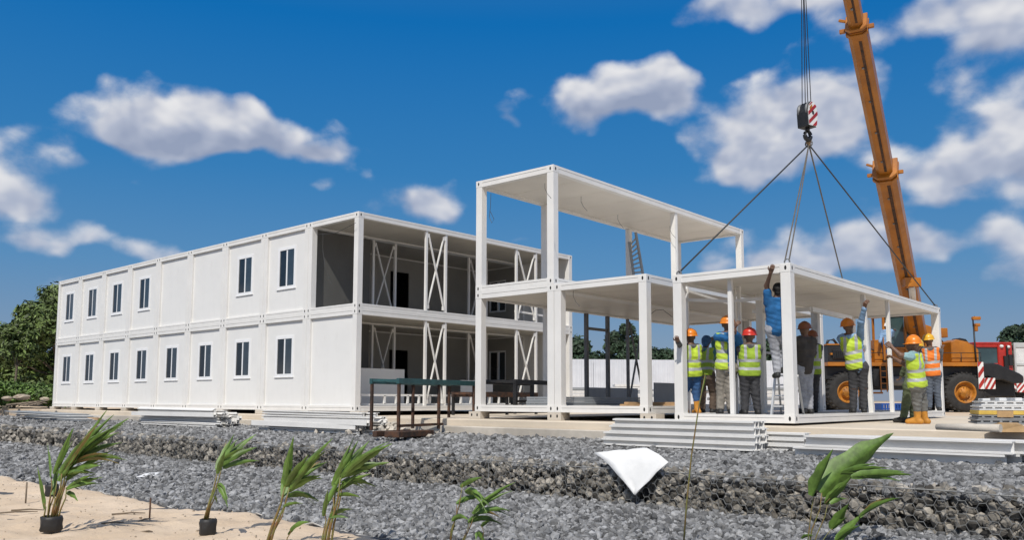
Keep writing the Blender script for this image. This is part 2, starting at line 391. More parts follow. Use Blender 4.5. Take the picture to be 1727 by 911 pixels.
# ---- gravel: loose stones
def scatter(n, x0, x1, y0, y1, zf, keep=None, r0=.03, r1=.075, lift=.3):
    X = NR.uniform(x0, x1, n); Y = NR.uniform(y0, y1, n); ok = np.ones(n, bool)
    la, de = latdep(X, Y)
    ok &= (de > 8.2) & (np.abs(la) < .64*de+.6)
    ok &= NR.random(n) < np.clip((15/np.maximum(de, 1))**1.6, 0, 1)
    if keep is not None: ok &= keep(X, Y)
    X, Y = X[ok], Y[ok]; la, de = latdep(X, Y)
    R = NR.uniform(r0, r1, len(X))*NR.choice([.6, .8, 1, 1, 1.5], len(X))*np.clip(de/14, 1, 1.35)
    Z = zf(X, Y)+R*lift*NR.uniform(-.6, 1.2, len(X))
    return np.stack([X, Y, Z], -1), R
P, R = scatter(480000, -45, 26, -14, -3.95, zlow, lambda x, y: sand_depth(x, y) < .06+.14*noise2(x*5, y*5, 21), .016, .052)
stones('gravel', P, R, MT['stone'])
P, R = scatter(260000, -50, 30, -4.05, -.62, lambda x, y: zt(y)-.5*np.clip(-3.95-y, 0, 1), None, .018, .05)
stones('terrace_gravel', P, R, MT['stone'])

# ---- gabion wall: stone fill inside hexagonal wire
GX0, GX1, GY, GT, GB = -48, 27, -4.06, -.72, -1.27
gab = thing('gabion_wall', 'long low gabion wall of stones behind hexagonal wire across the foreground', 'retaining wall', (0, GY, GB))
n = 30000; X = NR.uniform(GX0, GX1, n); la, de = latdep(X, X*0+GY)
ok = NR.random(n) < np.clip((13/np.maximum(de, 1))**1.3, .12, 1); X = X[ok]; de = de[ok]
h = NR.uniform(0, 1.06, len(X)); R = NR.uniform(.045, .10, len(X))*np.clip(de/17, 1, 1.6)
Z = h*(GT-GB)-.02; Yg = NR.uniform(-.01, .19, len(X))+.25*np.clip(h-.92, 0, 1)+.06*noise2(X*.8, h*2, 3)+.03
Pm = np.stack([X, Yg, Z], -1)
stones('stone_fill', Pm, R, MT['gstone'], gab, 'stuff', .75, .25)
core = MB().box((GX0, .19, 0), (GX1, .6, GT-GB-.06)); core.build('gap_shade_core', MT['rust'] if False else MT['black'], gab)  # black backing stands for deep shade between the stones
# wire mesh as thin hexagonal ribbons, double twisted; finer nearby, left out where far too thin to see
wv, wf = [], []
def seg(p, q, w):
    p = np.array(p); q = np.array(q); d = q-p; nrm = np.array([-d[2], 0, d[0]]); nrm = nrm/(np.linalg.norm(nrm)+1e-9)*w/2
    n = len(wv); o = np.array([0, -.004, 0])
    for a in (p-nrm+o, p+nrm+o, q+nrm+o, q-nrm+o): wv.append(a)
    for a in (p-nrm-o, p+nrm-o, q+nrm-o, q-nrm-o): wv.append(a)
    wf.extend([(n, n+1, n+2, n+3), (n+7, n+6, n+5, n+4), (n, n+4, n+5, n+1), (n+3, n+2, n+6, n+7)])
hx, hz = .11, .13
def yw(x, z): return -.085+.03*math.sin(x*2.1)+.03*math.sin(x*5.3+z*7)-.015*math.sin(z*6)
for i in range(int(-10/hx), int(25/hx)):
    for j in range(5):
        x = i*hx; z = j*hz+(i % 2)*hz/2
        if z > GT-GB+.05: continue
        jx = lambda: rnd.uniform(-.011, .011)
        a = (x-hx*.33, yw(x, z), z+jx()); b = (x+hx*.33, yw(x, z), z+jx()); w = .0048
        seg(a, b, w*1.5)
        seg(b, (x+hx*.67, yw(x+hx*.5, z), z+hz/2+jx()), w); seg(b, (x+hx*.67, yw(x+hx*.5, z), z-hz/2+jx()), w)
o = link('wire_mesh', npmesh('wire_mesh', wv, wf, MT['wire']), gab)
mb = MB()
for k in range(24):
    x = GX0+6+k*3.0
    mb.tube([(x, -.03, 0), (x+.02, -.06, .25), (x, -.03, GT-GB)], .008, 5)
mb.tube([(x, yw(x, .5)+.01, GT-GB+.01) for x in np.arange(-20, GX1, .25)], .008, 5)
mb.build('selvedge_wire', MT['wire'], gab)

# ================================================================== MODULAR UNITS
WU = 2.44
def proj(p):
    d = Vector(p)-CAM; z = d.dot(FW); return CX+F*d.dot(RT)/z, CY-F*d.dot(UP)/z
HB, HU = 2.906, 2.788
SLOT_SHADE = 1
def casting(mb, x, y, z, sx, sy, up):           # corner block, black discs painted as shade in lifting holes; sx, sy = outward signs
    a, b = .205, .165
    x1 = x+sx*.004; y1 = y+sy*.004
    z0, z1 = (z-b, z+.002) if up else (z-.002, z+b)
    mb.box((min(x1, x1-sx*a), min(y1, y1-sy*a), z0), (max(x1, x1-sx*a), max(y1, y1-sy*a), z1))
    zc = (z0+z1)/2
    ring = [(.026*math.cos(t), .046*math.sin(t)) for t in np.linspace(0, 2*math.pi, 12, endpoint=False)]
    mb.prism([(x1-sx*.09+u, y1+sy*.003, zc+v) for u, v in ring], (0, -sy*.02, 0), SLOT_SHADE)
    mb.prism([(x1+sx*.003, y1-sy*.09+u, zc+v) for u, v in ring], (-sx*.02, 0, 0), SLOT_SHADE)
def rail(mb, p, q, hgt, side):                  # p, q: outer bottom ends; side: inward unit vector. lip + groove + web
    p, q, s = Vector(p), Vector(q), Vector(side)
    def strip(z0, z1, i0, i1):
        a = p+s*i0+Vector((0, 0, z0)); b = q+s*i0+Vector((0, 0, z0))
        mb.prism([a, b, b+s*(i1-i0), a+s*(i1-i0)], (0, 0, z1-z0))
    strip(hgt*.66, hgt, .0, .15); strip(hgt*.60, hgt*.66, .022, .14); strip(0, hgt*.60, .004, .15)
def unit(name, label, cat, ox, oy, oz, ang, L, H, group=None, front=None, back=None, side0=None, side1=None, extra=(), braces=(), floor='gfloor', ceil='ceil', bmat='panel', smat='innerwall'):
    u = thing(name, label, cat, (ox, oy, oz), ang, group)
    g_ = .006; x0, x1 = -WU+g_, -g_; w = .19
    for (px, sx) in ((x0, -1), (x1, 1)):
        for (py, sy) in ((0, -1), (L, 1)):
            mb = MB()
            mb.box((min(px, px-sx*w), min(py, py-sy*w), .16), (max(px, px-sx*w), max(py, py-sy*w), H-.16))
            casting(mb, px, py, 0, sx, sy, False); casting(mb, px, py, H, sx, sy, True)
            mb.build('corner_post', [MT['white'], MT['hole_shade']], u, .006)
    for (z, hgt, nm) in ((.0, .15, 'floor_frame'), (H-.165, .165, 'roof_frame')):
        mb = MB()
        rail(mb, (x0+.2, 0, z), (x1-.2, 0, z), hgt, (0, 1, 0)); rail(mb, (x0+.2, L, z), (x1-.2, L, z), hgt, (0, -1, 0))
        rail(mb, (x0, .2, z), (x0, L-.2, z), hgt, (1, 0, 0)); rail(mb, (x1, .2, z), (x1, L-.2, z), hgt, (-1, 0, 0))
        mb.build(nm, MT['white'], u)
    MB().box((x0+.155, .155, .06), (x1-.155, L-.155, .128)).build('floor_panel', MT[floor], u)
    mb = MB().box((x0+.153, .153, H-.12), (x1-.153, L-.153, H-.02))
    nseam = int(L/1.15)
    for k in range(1, nseam): mb.box((x0+.16, k*L/nseam-.006, H-.1235), (x1-.16, k*L/nseam+.006, H-.121))
    mb.build('ceiling_panel', MT[ceil], u)
    for (py, opt, sy, nm) in ((0, front, 1, 'wall_panel'), (L, back, -1, 'wall_panel')):
        if not opt: continue
        pmat = MT['panel'] if py == 0 else MT[bmat]
        y = py+sy*.075; xa, xb = x0+w, x1-w; za, zb_ = .152, H-.167
        if opt == 'blank': MB().box((xa, min(y, y+sy*.06), za), (xb, max(y, y+sy*.06), zb_)).build(nm, pmat, u)
        else:
            wz0, wz1 = opt; xm = (x0+x1)/2; ww = .46
            mb = MB()
            for a, b in (((xa, za), (xm-ww, zb_)), ((xm+ww, za), (xb, zb_)), ((xm-ww, za), (xm+ww, wz0)), ((xm-ww, wz1), (xm+ww, zb_))):
                mb.box((a[0], min(y, y+sy*.06), a[1]), (b[0], max(y, y+sy*.06), b[1]))
            wl = mb.build(nm, pmat, u)
            win = MB(); f = .065; yo = y-sy*.018; yi = y+sy*.05
            lo, hi = min(yo, yi), max(yo, yi)
            win.box((xm-ww-.035, lo, wz0-.02), (xm-ww+f, hi, wz1+.035)); win.box((xm+ww-f, lo, wz0-.02), (xm+ww+.035, hi, wz1+.035))
            win.box((xm-ww+f, lo, wz1-f), (xm+ww-f, hi, wz1+.035)); win.box((xm-ww+f, lo, wz0-.02), (xm+ww-f, hi, wz0+f))
            win.box((xm-.04, lo+.012, wz0+f), (xm+.05, hi-.012, wz1-f))
            win.box((xm-ww-.06, min(yo-sy*.022, yi), wz0-.05), (xm+ww+.06, max(yo-sy*.022, yi), wz0-.021))
            wo_ = win.build('window', MT['wframe'], u, .004)
            sp = MB(); yp = y+sy*.006
            sp.box((xm-ww+f, min(yp, yp+sy*.008), wz0+f), (xm-.04, max(yp, yp+sy*.008), wz1-f)); sp.build('pane', MT['glass'], wo_)
            sp = MB(); yp = y-sy*.014
            sp.box((xm+.05, min(yp, yp+sy*.008), wz0+f), (xm+ww-f, max(yp, yp+sy*.008), wz1-f)); sp.build('pane', MT['glass2'], wo_)
    for (px, opt, sx) in ((x0, side0, 1), (x1, side1, -1)):
        if not opt: continue
        mb = MB(); x = px+sx*.06
        for (ya, yb, za, zb_) in opt:
            mb.box((min(x, x+sx*.05), ya, za), (max(x, x+sx*.05), yb, zb_))
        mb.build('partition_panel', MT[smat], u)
    for (i, v, sz, mt) in extra:
        px = (x1-sz*.5-.03) if i == 0 else (x0+sz*.5+.03)
        mb = MB(); mb.box((px-sz/2, v-sz/2, .151), (px+sz/2, v+sz/2, H-.166)); mb.box((px-sz/2-.006, v-sz*.15, .152), (px+sz/2+.006, v+sz*.15, H-.167))
        mb.build('intermediate_post', MT[mt], u, .004)
    for (i, v0, v1, mt) in braces:
        px = (x1-.06) if i == 0 else (x0+.06); t = .075
        br = MB()
        for v in (v0, v1): br.box((px-t/2, v-t/2, .152), (px+t/2, v+t/2, H-.168))
        br.bar((px+.018, v0+.07, H-.24), (px+.018, v1-.07, .22), .03, .055, 0, (1, 0, 0))
        br.bar((px-.018, v1-.07, H-.24), (px-.018, v0+.07, .22), .03, .055, 0, (1, 0, 0))
        for v, sg in ((v0, 1), (v1, -1)):
            for z in (.27, H-.3): br.box((px-.03, min(v+sg*t/2, v+sg*.12), z-.06), (px+.03, max(v+sg*t/2, v+sg*.12), z+.06))
        br.build('x_brace', MT[mt], u)
    return u
LB = 9.9395
def vpx(org, ang, i, H, px, L=9.9):             # position along the long side of a unit whose top passes this bearing
    ex = Vector((math.cos(ang), math.sin(ang), 0)); ey = Vector((-math.sin(ang), math.cos(ang), 0)); lo, hi = 0, L+2
    for _ in range(40):
        m = (lo+hi)/2
        if proj(Vector(org)-ex*WU*i+ey*m+Vector((0, 0, H)))[0] < px: lo = m
        else: hi = m
    return lo
ordn = ['first', 'second', 'third', 'fourth', 'fifth', 'sixth', 'seventh', 'eighth', 'ninth']
vb = [vpx((0, 0, 0), 0, 0, 2.9, p) for p in (720, 753, 873, 906)]
vi = [vpx((0, 0, 0), 0, 1, 2.9, p) for p in (634, 671, 792, 822)]
for lev in (0, 1):
    z = 0 if lev == 0 else HB+.002; H = HB if lev == 0 else HU; row = 'lower' if lev == 0 else 'upper'
    for i in range(9):
        wz = (1.05, 2.27) if lev == 0 else (.90, 2.17)
        left = ordn[8-i]
        kw = {}
        if i == 0:
            fr = 'blank' if lev == 0 else None
            lab = ('white end cabin of the lower row with blank front wall and open braced side' if lev == 0 else 'white open corner cabin at the end of the upper row with no front wall')
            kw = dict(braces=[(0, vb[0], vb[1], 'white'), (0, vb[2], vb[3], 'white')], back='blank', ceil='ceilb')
        else:
            fr = wz if not (lev == 1 and i in (3, 4)) else 'blank'
            lab = 'white cabin with sliding window, %s from the far left end of the %s row' % (left, row)
            if fr == 'blank': lab = 'white windowless cabin in the upper row, %s one of the blank pair' % ('right' if i == 3 else 'left')
            if i == 1:
                lab = 'white windowed cabin of the %s row beside the open end cabin' % row
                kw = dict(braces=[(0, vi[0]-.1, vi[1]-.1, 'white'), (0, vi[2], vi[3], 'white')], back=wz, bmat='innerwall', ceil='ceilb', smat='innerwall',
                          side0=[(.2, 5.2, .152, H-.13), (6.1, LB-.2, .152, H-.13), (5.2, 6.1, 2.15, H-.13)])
            elif i == 2: kw = dict(back='blank', bmat='innerwall', side0=[(.2, LB-.2, .152, H-.13)], smat='dimwall')
            else: kw = dict(back='blank')
            if i == 8: kw['side0'] = [(.2, LB-.2, .152, H-.13)]
        cab_ = unit('prefab_cabin', lab, 'cabin', -i*WU, 0, z, 0, LB, H, 'stacked white prefab cabins of the long block', front=fr, **kw)
        if i == 1: MB().box((-.068, .2, .152), (-.012, 2.4, H-.17)).build('dimming_partition', MT['dimwall'], cab_)  # dark panel added where sun would reach, so the bay looks dim
# supporting blocks under the long block
for i in range(10):
    b = MB().box((-i*WU-.22, -.02, ZS), (-i*WU+.2, .32, -.003)); b = b.build('support_block', MT['conc'], None, .012)
    tag(b, ('small concrete block under the near corner of the long white block' if i == 0 else 'small concrete block under the far left corner of the long white block' if i == 9 else 'small concrete block between %s and %s lower cabins counted from the near corner' % (ordn[i-1], ordn[i])), 'block', 'concrete blocks under the long block')

# ---- the open two-storey frame
TO = (7.0942, .0585, .051); TA = .0195; LT = 9.869
tex = Vector((math.cos(TA), math.sin(TA), 0)); tey = Vector((-math.sin(TA), math.cos(TA), 0))
v_f = vpx(TO, TA, 0, HB+HU, 1142); v_b1 = vpx(TO, TA, 1, HB+1.3, 914); v_b2 = vpx(TO, TA, 1, HB+1.3, 1056)
u = unit('open_frame_module', 'open white frame module with roof, raised on top of the two lower ones', 'module', TO[0], TO[1], TO[2]+HB+.002, TA, LT, HU, 'open white frame modules', extra=[(0, v_f, .15, 'white'), (1, v_b1, .17, 'white'), (1, v_b2, .15, 'white')])
vl = [vpx(TO, TA, 1, 1.4, p) for p in (917, 985, 1021, 1056, 1084)]
u = unit('open_frame_module', 'open white ground floor frame carrying the upper frame, nearest the long block', 'module', TO[0], TO[1], TO[2], TA, LT, HB, 'open white frame modules', extra=[(1, vl[0], .17, 'white'), (1, vl[1], .10, 'dksteel'), (1, vl[2], .10, 'dksteel')], braces=[(1, vl[3], vl[4], 'dksteel')], floor='floor')  # back studs and brace coloured dark grey for the shade there
mb = MB().box((-WU+.05, vl[1]+.05, 2.28), (-WU+.11, vl[2]-.05, 2.36)); mb.build('door_head', MT['dksteel'], u)
o = Vector(TO)+tex*WU
u = unit('open_frame_module', 'single storey open white frame module between the tall frame and the lifted one', 'module', o.x, o.y, o.z, TA, LT, HB, 'open white frame modules', floor='floor')
for (i, k) in ((-1, 1), (0, 1), (1, .7)):
    p = Vector(TO)-tex*WU*i
    b = MB().box((-.2, .0, ZS), (.2, .34, TO[2]-.004)); mb2 = MB()
    ob = MB()
    ob.box((-.19, -.01, 0), (.19, .33, TO[2]-ZS-.004))
    for sx in (-.09, .09): ob.prism([(sx+.025*math.cos(t), -.014, .095+.04*math.sin(t)) for t in np.linspace(0, 2*math.pi, 10, endpoint=False)], (0, .01, 0), 1)
    o = ob.build('support_block', [MT['conc'], MT['hole_shade']], None, .008); o.location = (p.x, p.y, ZS); o.rotation_euler.z = TA
    tag(o, {-1: 'pale steel block under the right foot of the open frame', 0: 'pale steel block under the middle double post of the open frame', 1: 'pale block under the left foot of the open frame'}[i], 'block', 'blocks under the open frame')
# wires that hang from the ceilings
def wire(pts, lab, r=.006):
    o = MB().tube(pts, r, 5).build('hanging_wire', MT['cable']); return tag(o, lab, 'wire', 'electric wires hanging from module ceilings')
for k, (px, py, D, lab) in enumerate(((828, 326, 19.5, 'thin looped wire hanging at the left end of the raised frame ceiling'), (919, 318, 18.5, 'short curled wire by the tall front post under the raised ceiling'), (980, 340, 19.5, 'wire dangling from the raised ceiling right of the tall post'),
        (1042, 370, 21, 'wire dangling near the middle of the raised ceiling'), (1130, 388, 23.5, 'wire tuft under the raised ceiling beside the slim front post'), (967, 500, 19, 'curled wire under the ground floor ceiling by the double post'), (1112, 528, 20, 'arched wire under the ceiling left of the lifted frame'))):
    p = at(px, py, D)
    pts = [p+Vector((0, 0, .12)), p, p+Vector((.05, .02, -.12)), p+Vector((.16, .02, -.24))]
    if k == 0: pts = [p+Vector((0, 0, .0)), p+Vector((-.02, 0, -.35)), p+Vector((-.05, 0, -.55)), p+Vector((.03, 0, -.7)), p+Vector((.1, 0, -.62)), p+Vector((-.02, 0, -.42))]
    if k == 6: pts = [p+Vector((-.3, 0, -.05)), p+Vector((-.1, 0, .07)), p+Vector((.1, 0, .07)), p+Vector((.35, 0, -.12))]
    wire(pts, lab)
# wires in the open upper corner cabin
p = at(545, 392, 25.3); wire([p, p+Vector((0, 0, -.5)), p+Vector((.12, 0, -1.0)), p+Vector((.35, .1, -1.6))], 'wire dropping in the front opening of the corner cabin upstairs', .008)
p = at(535, 396, 25.0); q = at(600, 376, 24.0); wire([p, (p+q)/2+Vector((0, 0, -.12)), q], 'wire strung across the front opening of the upstairs corner cabin', .007)

# ---- the module being lifted into place
LO = (12.7308, -.0955, -.0858); LA = .0125; LL = 9.882
lex = Vector((math.cos(LA), math.sin(LA), 0)); ley = Vector((-math.sin(LA), math.cos(LA), 0))
def lp(x, y, z): return Vector(LO)+lex*x+ley*y+Vector((0, 0, z))
lift = unit('lifted_frame_module', 'white frame module on the crane slings with workers standing inside it', 'module', *LO, LA, LL, HB, floor='gfloor')
LF = LO[2]+.128
P, R = scatter(9000, -14, 22, -14, -2.5, lambda x, y: zsand(x, y), lambda x, y: sand_depth(x, y) > 0, .006, .016)
stones('sand_pebbles', P, R, MT['rock'])
def stud(px, i_or_x, y, lab, w=.06, z0=.13, z1=HB-.12, tilt=0, mt='white', mode='y'):
    mb = MB(); p = lp(i_or_x, y, z0); q = lp(i_or_x+tilt, y, z1)
    mb.bar(p, q, w, w*1.1, 0, (1, 0, 0)); mb.bar(p+Vector((.002, -.0, .004)), q+Vector((.002, 0, -.004)), w*1.12, w*.4, 0, (1, 0, 0))
    return tag(mb.build('steel_stud', MT[mt]), lab, 'stud', 'loose steel studs inside the lifted frame')
def lx(px, y):                                  # local x on the line y behind the front for a bearing
    r = ray(px, 675); D = (LO[1]+y-CAM.y)/r.y; return CAM.x+r.x*D-LO[0]
def ly(px, x):
    r = ray(px, 675); D = (LO[0]+x-CAM.x)/r.x; return CAM.y+r.y*D-LO[1]
stud(0, lx(1157, .5), .5, 'left white stud of the pair beside the worker in blue jeans')
stud(0, lx(1164, .8), .8, 'right white stud of the pair beside the worker in blue jeans', .05)
stud(0, lx(1237, .22), .22, 'white stud gripped by the tall worker in khaki trousers', .075)
stud(0, lx(1253, 1.6), 1.6, 'pale stud behind the tall worker and the red helmet', .06)
stud(0, lx(1246, 2.0), 2.0, 'thin pale stud at the back between two vests', .05)
stud(0, lx(1290, 3.2), 3.2, 'broad pale stud behind the man on the stepladder', .14)
stud(0, -.10, ly(1474, -.10), 'slanting white stud held by the worker in black trousers', .085, .13, HB-.12, -.10)
stud(0, -.12, ly(1510, -.12), 'slim white stud pushed by the worker in yellow boots', .075, .13, HB-.12, -.02)
stud(0, -WU+.15, ly(1386, -WU+.15), 'grey stud standing left of the crane front wheel', .16, .13, HB-.1, 0, 'steel')
stud(0, -WU+.15, ly(1476, -WU+.15), 'grey stud standing right of the crane front wheel', .12, .13, HB-.1, 0, 'steel')
o = MB().bar(lp(lx(1160, .6), .6, 2.47), lp(lx(1240, .9), .9, 2.40), .07, .06).bar(lp(lx(1240, .9), .9, 2.40), lp(lx(1290, 1.1), 1.1, 2.43), .07, .06).build('steel_rail', MT['white'])
tag(o, 'sagging white horizontal rail overhead of the left workers', 'rail', 'loose rails in the lifted frame')
o = MB().bar(lp(lx(1150, .45), .45, 2.70), lp(lx(1235, 3.), 3., 2.62), .06, .05).build('steel_rail', MT['white'])
tag(o, 'straight white rail just under the ceiling of the lifted frame', 'rail', 'loose rails in the lifted frame')
o = MB().bar(lp(-WU+.1, 2.5, 1.55), lp(-WU+.1, 4.6, 1.52), .05, .05).build('steel_rail', MT['steel'])
tag(o, 'waist high grey rail behind the stepladder man', 'rail', 'loose rails in the lifted frame')
o = MB().bar(lp(-.9, 3.2, 2.38), lp(-.9, 5.6, 2.36), .09, .1).bar(lp(-.9, 3.2, 2.38), lp(-WU+.2, 3.2, 2.42), .08, .08).build('door_frame', MT['white'])
tag(o, 'white header frame hung under the ceiling right of the near post', 'frame')
# ================================================================== THINGS ON THE SITE
def xr(px, y):                                  # world x on the line y=const for a bearing
    r = ray(px, 690); return CAM.x+r.x*((y-CAM.y)/r.y)
# ---- steel channel beams
def channel(name, L, w, h, seed, mat='white', t=.012):
    mb = MB()                                   # C section along -x, open at the front
    mb.box((-L, 0, 0), (0, w, t)); mb.box((-L, 0, h-t), (0, w, h)); mb.box((-L, w*.45, t), (0, w*.45+t, h-t))
    mb.box((-L, 0, h-t-.02), (0, t*.8, h-t)); mb.box((-L, 0, t), (0, t*.8, t+.02))
    return mb.build(name, MT[mat], None, .002)
def beam(L, loc, lab, grp, rz=0, w=.16, h=.115, rx=0, ry=0):
    o = channel('channel_beam', L, w, h, 0); o.location = loc; o.rotation_euler = (rx, ry, rz)
    return tag(o, lab, 'steel beam', grp)
yb = -1.62; zb0 = zt(-1.5)+.05
xe = xr(1271, yb)
for r in range(4):
    for c in range(3):
        Lb = xe-xr(1012+6*r-3*c, yb)
        beam(Lb+rnd.uniform(-.05, .05), (xe+rnd.uniform(-.03, .03)-.03*(r == 3 and c == 0), yb+c*.165, zb0+r*.123), 'white channel beam in the tall four layer stack before the lifted frame', 'white channel beams in the tall stack', h=.124)
xe2 = xr(1350, -1.2)
for r in range(3):
    for c in range(2):
        beam(xe2-xr(1298, -1.2)+.6-r*.05, (xe2+.02*r-.03*c, -1.15+c*.17, zb0+r*.10), 'short white channel beam in the small pile between the tall stack and the long beams', 'white channel beams in the small pile', h=.1)
xe3 = xr(1690, -1.72)
for r in range(2):
    for c in range(3):
        x0 = xr((1333 if r == 0 else 1352)+5*c, -1.72)
        beam(xe3+.10*r+.14*c-x0, (xe3+.10*r+.14*c, -1.72+c*.21, zb0-.07+r*.185), ('long white channel beam in the bottom layer of the pile by the right edge' if r == 0 else 'long white channel beam in the top layer of the pile by the right edge'), 'long white channel beams at the right', h=.18, w=.2, rz=-.012)
def bundle(px0, px1, y, n, grp, lab, seed):
    q = random.Random(seed); xe = xr(px1, y); L = xe-xr(px0, y)
    for k in range(n):
        c = k % 6; r = k//6
        beam(L*q.uniform(.86, 1.0), (xe+q.uniform(-.25, .35), y+c*.15+q.uniform(-.03, .03), zt(y)+.07+r*.105), lab, grp, q.uniform(-.012, .012), .13, .10, q.choice([0, 0, .5, -.4, 1.57]) if r > 0 else 0, q.uniform(-.006, .006))
bundle(225, 362, -1.75, 26, 'white profiles in the left bundle', 'white steel profile in the bundle before the left half of the long block', 3)
bundle(425, 612, -1.75, 26, 'white profiles in the right bundle', 'white steel profile in the bundle before the corner of the long block', 4)
# flat sheets at the far left
for k in range(5):
    o = MB().box((-5.5, -.5, 0), (0, .5, .03)).build('metal_sheet', MT['lgrey' if k % 2 else 'greypanel'], None, .004)
    o.location = (xr(150-8*k, -1.4), -1.2+.03*k, zt(-1.4)+.06+k*.05); o.rotation_euler = (0, .004*k, .02*k)
    tag(o, '%s flat metal sheet, %s of the low pile at the far left' % ('pale' if k % 2 else 'grey', ['lowest', 'second from the bottom', 'middle', 'second from the top', 'topmost'][k]), 'metal sheet', 'flat sheets piled at the far left')
o = MB().box((-.1, -.08, 0), (6.5, .08, .10)).build('timber_beam', MT['wood'], None, .008); o.location = (xr(60, -1.05), -1.0, zt(-1)+.05); tag(o, 'long timber beam lying by the slab at the far left', 'timber')

# ---- work benches
def frame_table(name, lab, cat, A, B, wid, topz, z0, mats, leg=.06, beamh=.13, mid=True):
    A, B = Vector(A), Vector(B); A.z = B.z = 0; d = (B-A); L = d.length
    t = thing(name, lab, cat, (A.x, A.y, z0), math.atan2(d.y, d.x)); h = topz-z0
    for y in (0, wid):
        MB().box((-.02, y-.04, h-beamh), (L+.02, y+.04, h)).build('top_rail', mats[0], t, .004)
    mb = MB()
    for k in range(int(L/.5)+1): mb.box((k*.5, .04, h-.07), (k*.5+.05, wid-.04, h-.02))
    mb.build('cross_bar', mats[0], t)
    xs = [.03, L*.5, L-.03] if mid else [.03, L-.03]
    for x in xs:
        for y in (.0, wid):
            MB().box((x-leg/2, y-leg/2, 0), (x+leg/2, y+leg/2, h-beamh)).build('leg', mats[1], t, .004)
    MB().box((0, -leg/2, .08), (L*.55, leg/2, .14)).build('stretcher', mats[2], t)
    return t
A = at(671, 690, 18.6); B = at(800, 690, 21.4)
frame_table('work_bench', 'tall work bench with teal top rails and rusty legs before the long block', 'bench', A, B, .75, .80, -.36, (MT['teal'], MT['rust'], MT['rust']), .06, .12)
o = MB().box((-.15, -.15, 0), (1.2, .25, .13)).box((-.1, .5, 0), (1.2, .62, .13)).build('timber_skid', MT['rust'], None, .01); o.location = (A.x, A.y, -.5); o.rotation_euler.z = math.atan2(B.y-A.y, B.x-A.x); tag(o, 'rusty brown skid under the left legs of the teal bench', 'skid')
A2 = at(868, 690, 20.6); B2 = at(948, 690, 23.2)
frame_table('steel_trestle', 'black steel table frame standing inside the open ground floor frame', 'table', (A2.x, A2.y, 0), (B2.x, B2.y, 0), .9, .83, TO[2]+.13, (MT['black'],)*3, .09, .11, False)
A2 = at(800, 690, 23.2); B2 = at(905, 690, 25.5)
frame_table('steel_trestle', 'black low frame with rusty rail behind the left post of the open frame', 'table', (A2.x, A2.y, 0), (B2.x, B2.y, 0), .8, .55, -.1, (MT['rust'], MT['black'], MT['rust']), .07, .14)
# floor ladder-like frame in the lower end cabin
mb = MB(); yy0, yy1 = .35, 6.8
mb.bar((-.28, yy0, .46), (-.28, yy1, .46), .06, .06); mb.bar((-.28, yy0, .19), (-.28, yy1, .19), .06, .05)
for k in range(15): mb.box((-.31, yy0+k*.45, .2), (-.25, yy0+k*.45+.06, .45))
tag(mb.build('floor_rack', MT['white']), 'low white ladder-like frame along the open side of the lower end cabin', 'rack')
for k, (y0, y1, z1) in enumerate(((.5, 2.9, 1.28), (5.6, 7.2, 1.0))):
    o = MB().box((-1.30-.2*k, y0, .13), (-1.26-.2*k, y1, z1)).build('plaster_board', MT['panel'], None, .004)
    tag(o, ('wide pale board leaning inside the lower end cabin' if k == 0 else 'small pale board inside the lower end cabin near the second brace'), 'board')
o = MB().bar((-.15, 6.9, HB+.48), (-.15, 9.2, HB+.40), .06, .06).bar((-.15, 6.95, HB+.46), (-.15, 6.95, HB+.18), .05, .05).build('guard_rail', MT['white']); tag(o, 'low white rail on the upper floor behind the tall frame', 'rail')

# ---- sheets and panels stored in the open frames
def panel_stack(lab, A, B, wid, z0, n, t, mat, cat='panel stack'):
    d = B-A; th = thing('panel_stack', lab, cat, (A.x, A.y, z0), math.atan2(d.y, d.x)); L = math.hypot(d.x, d.y)
    for k in range(n):
        MB().box((rnd.uniform(-.03, .03), rnd.uniform(-.02, .02), k*t), (L+rnd.uniform(-.04, .04), wid, k*t+t*.86)).build('sheet', MT[mat], th, .004)
    return th
panel_stack('low stack of long grey sheets on the floor of the open frame', at(952, 690, 19.5), at(1090, 690, 22.5), 1.1, TO[2]+.135, 4, .055, 'greypanel')
for k, (a, b, D0, D1, z1, lab) in enumerate(((990, 1075, 27, 29, .92, 'ribbed grey panel standing on edge behind the open frame floor'), (1104, 1142, 22.3, 23.2, .86, 'plain grey panel standing on edge left of the lifted frame'))):
    A = at(a, 680, D0); B = at(b, 680, D1); mb = MB(); mb.bar((A.x, A.y, .38), (B.x, B.y, .38), .05, .70+.12*k)
    if k == 0:
        for j in range(4): mb.bar((A.x, A.y, .12+.17*j), (B.x, B.y, .12+.17*j), .075, .05)
    tag(mb.build('grey_board', MT['greypanel']), lab, 'board')
o = MB().box((0, 0, 0), (1.3, .5, .05)).box((.1, .05, .05), (1.35, .5, .1)).build('timber_boards', MT['wood'], None, .006); p = at(1045, 690, 19.8); o.location = (p.x, p.y, TO[2]+.13); o.rotation_euler.z = .5; tag(o, 'short pale timber boards on the open frame floor', 'timber')

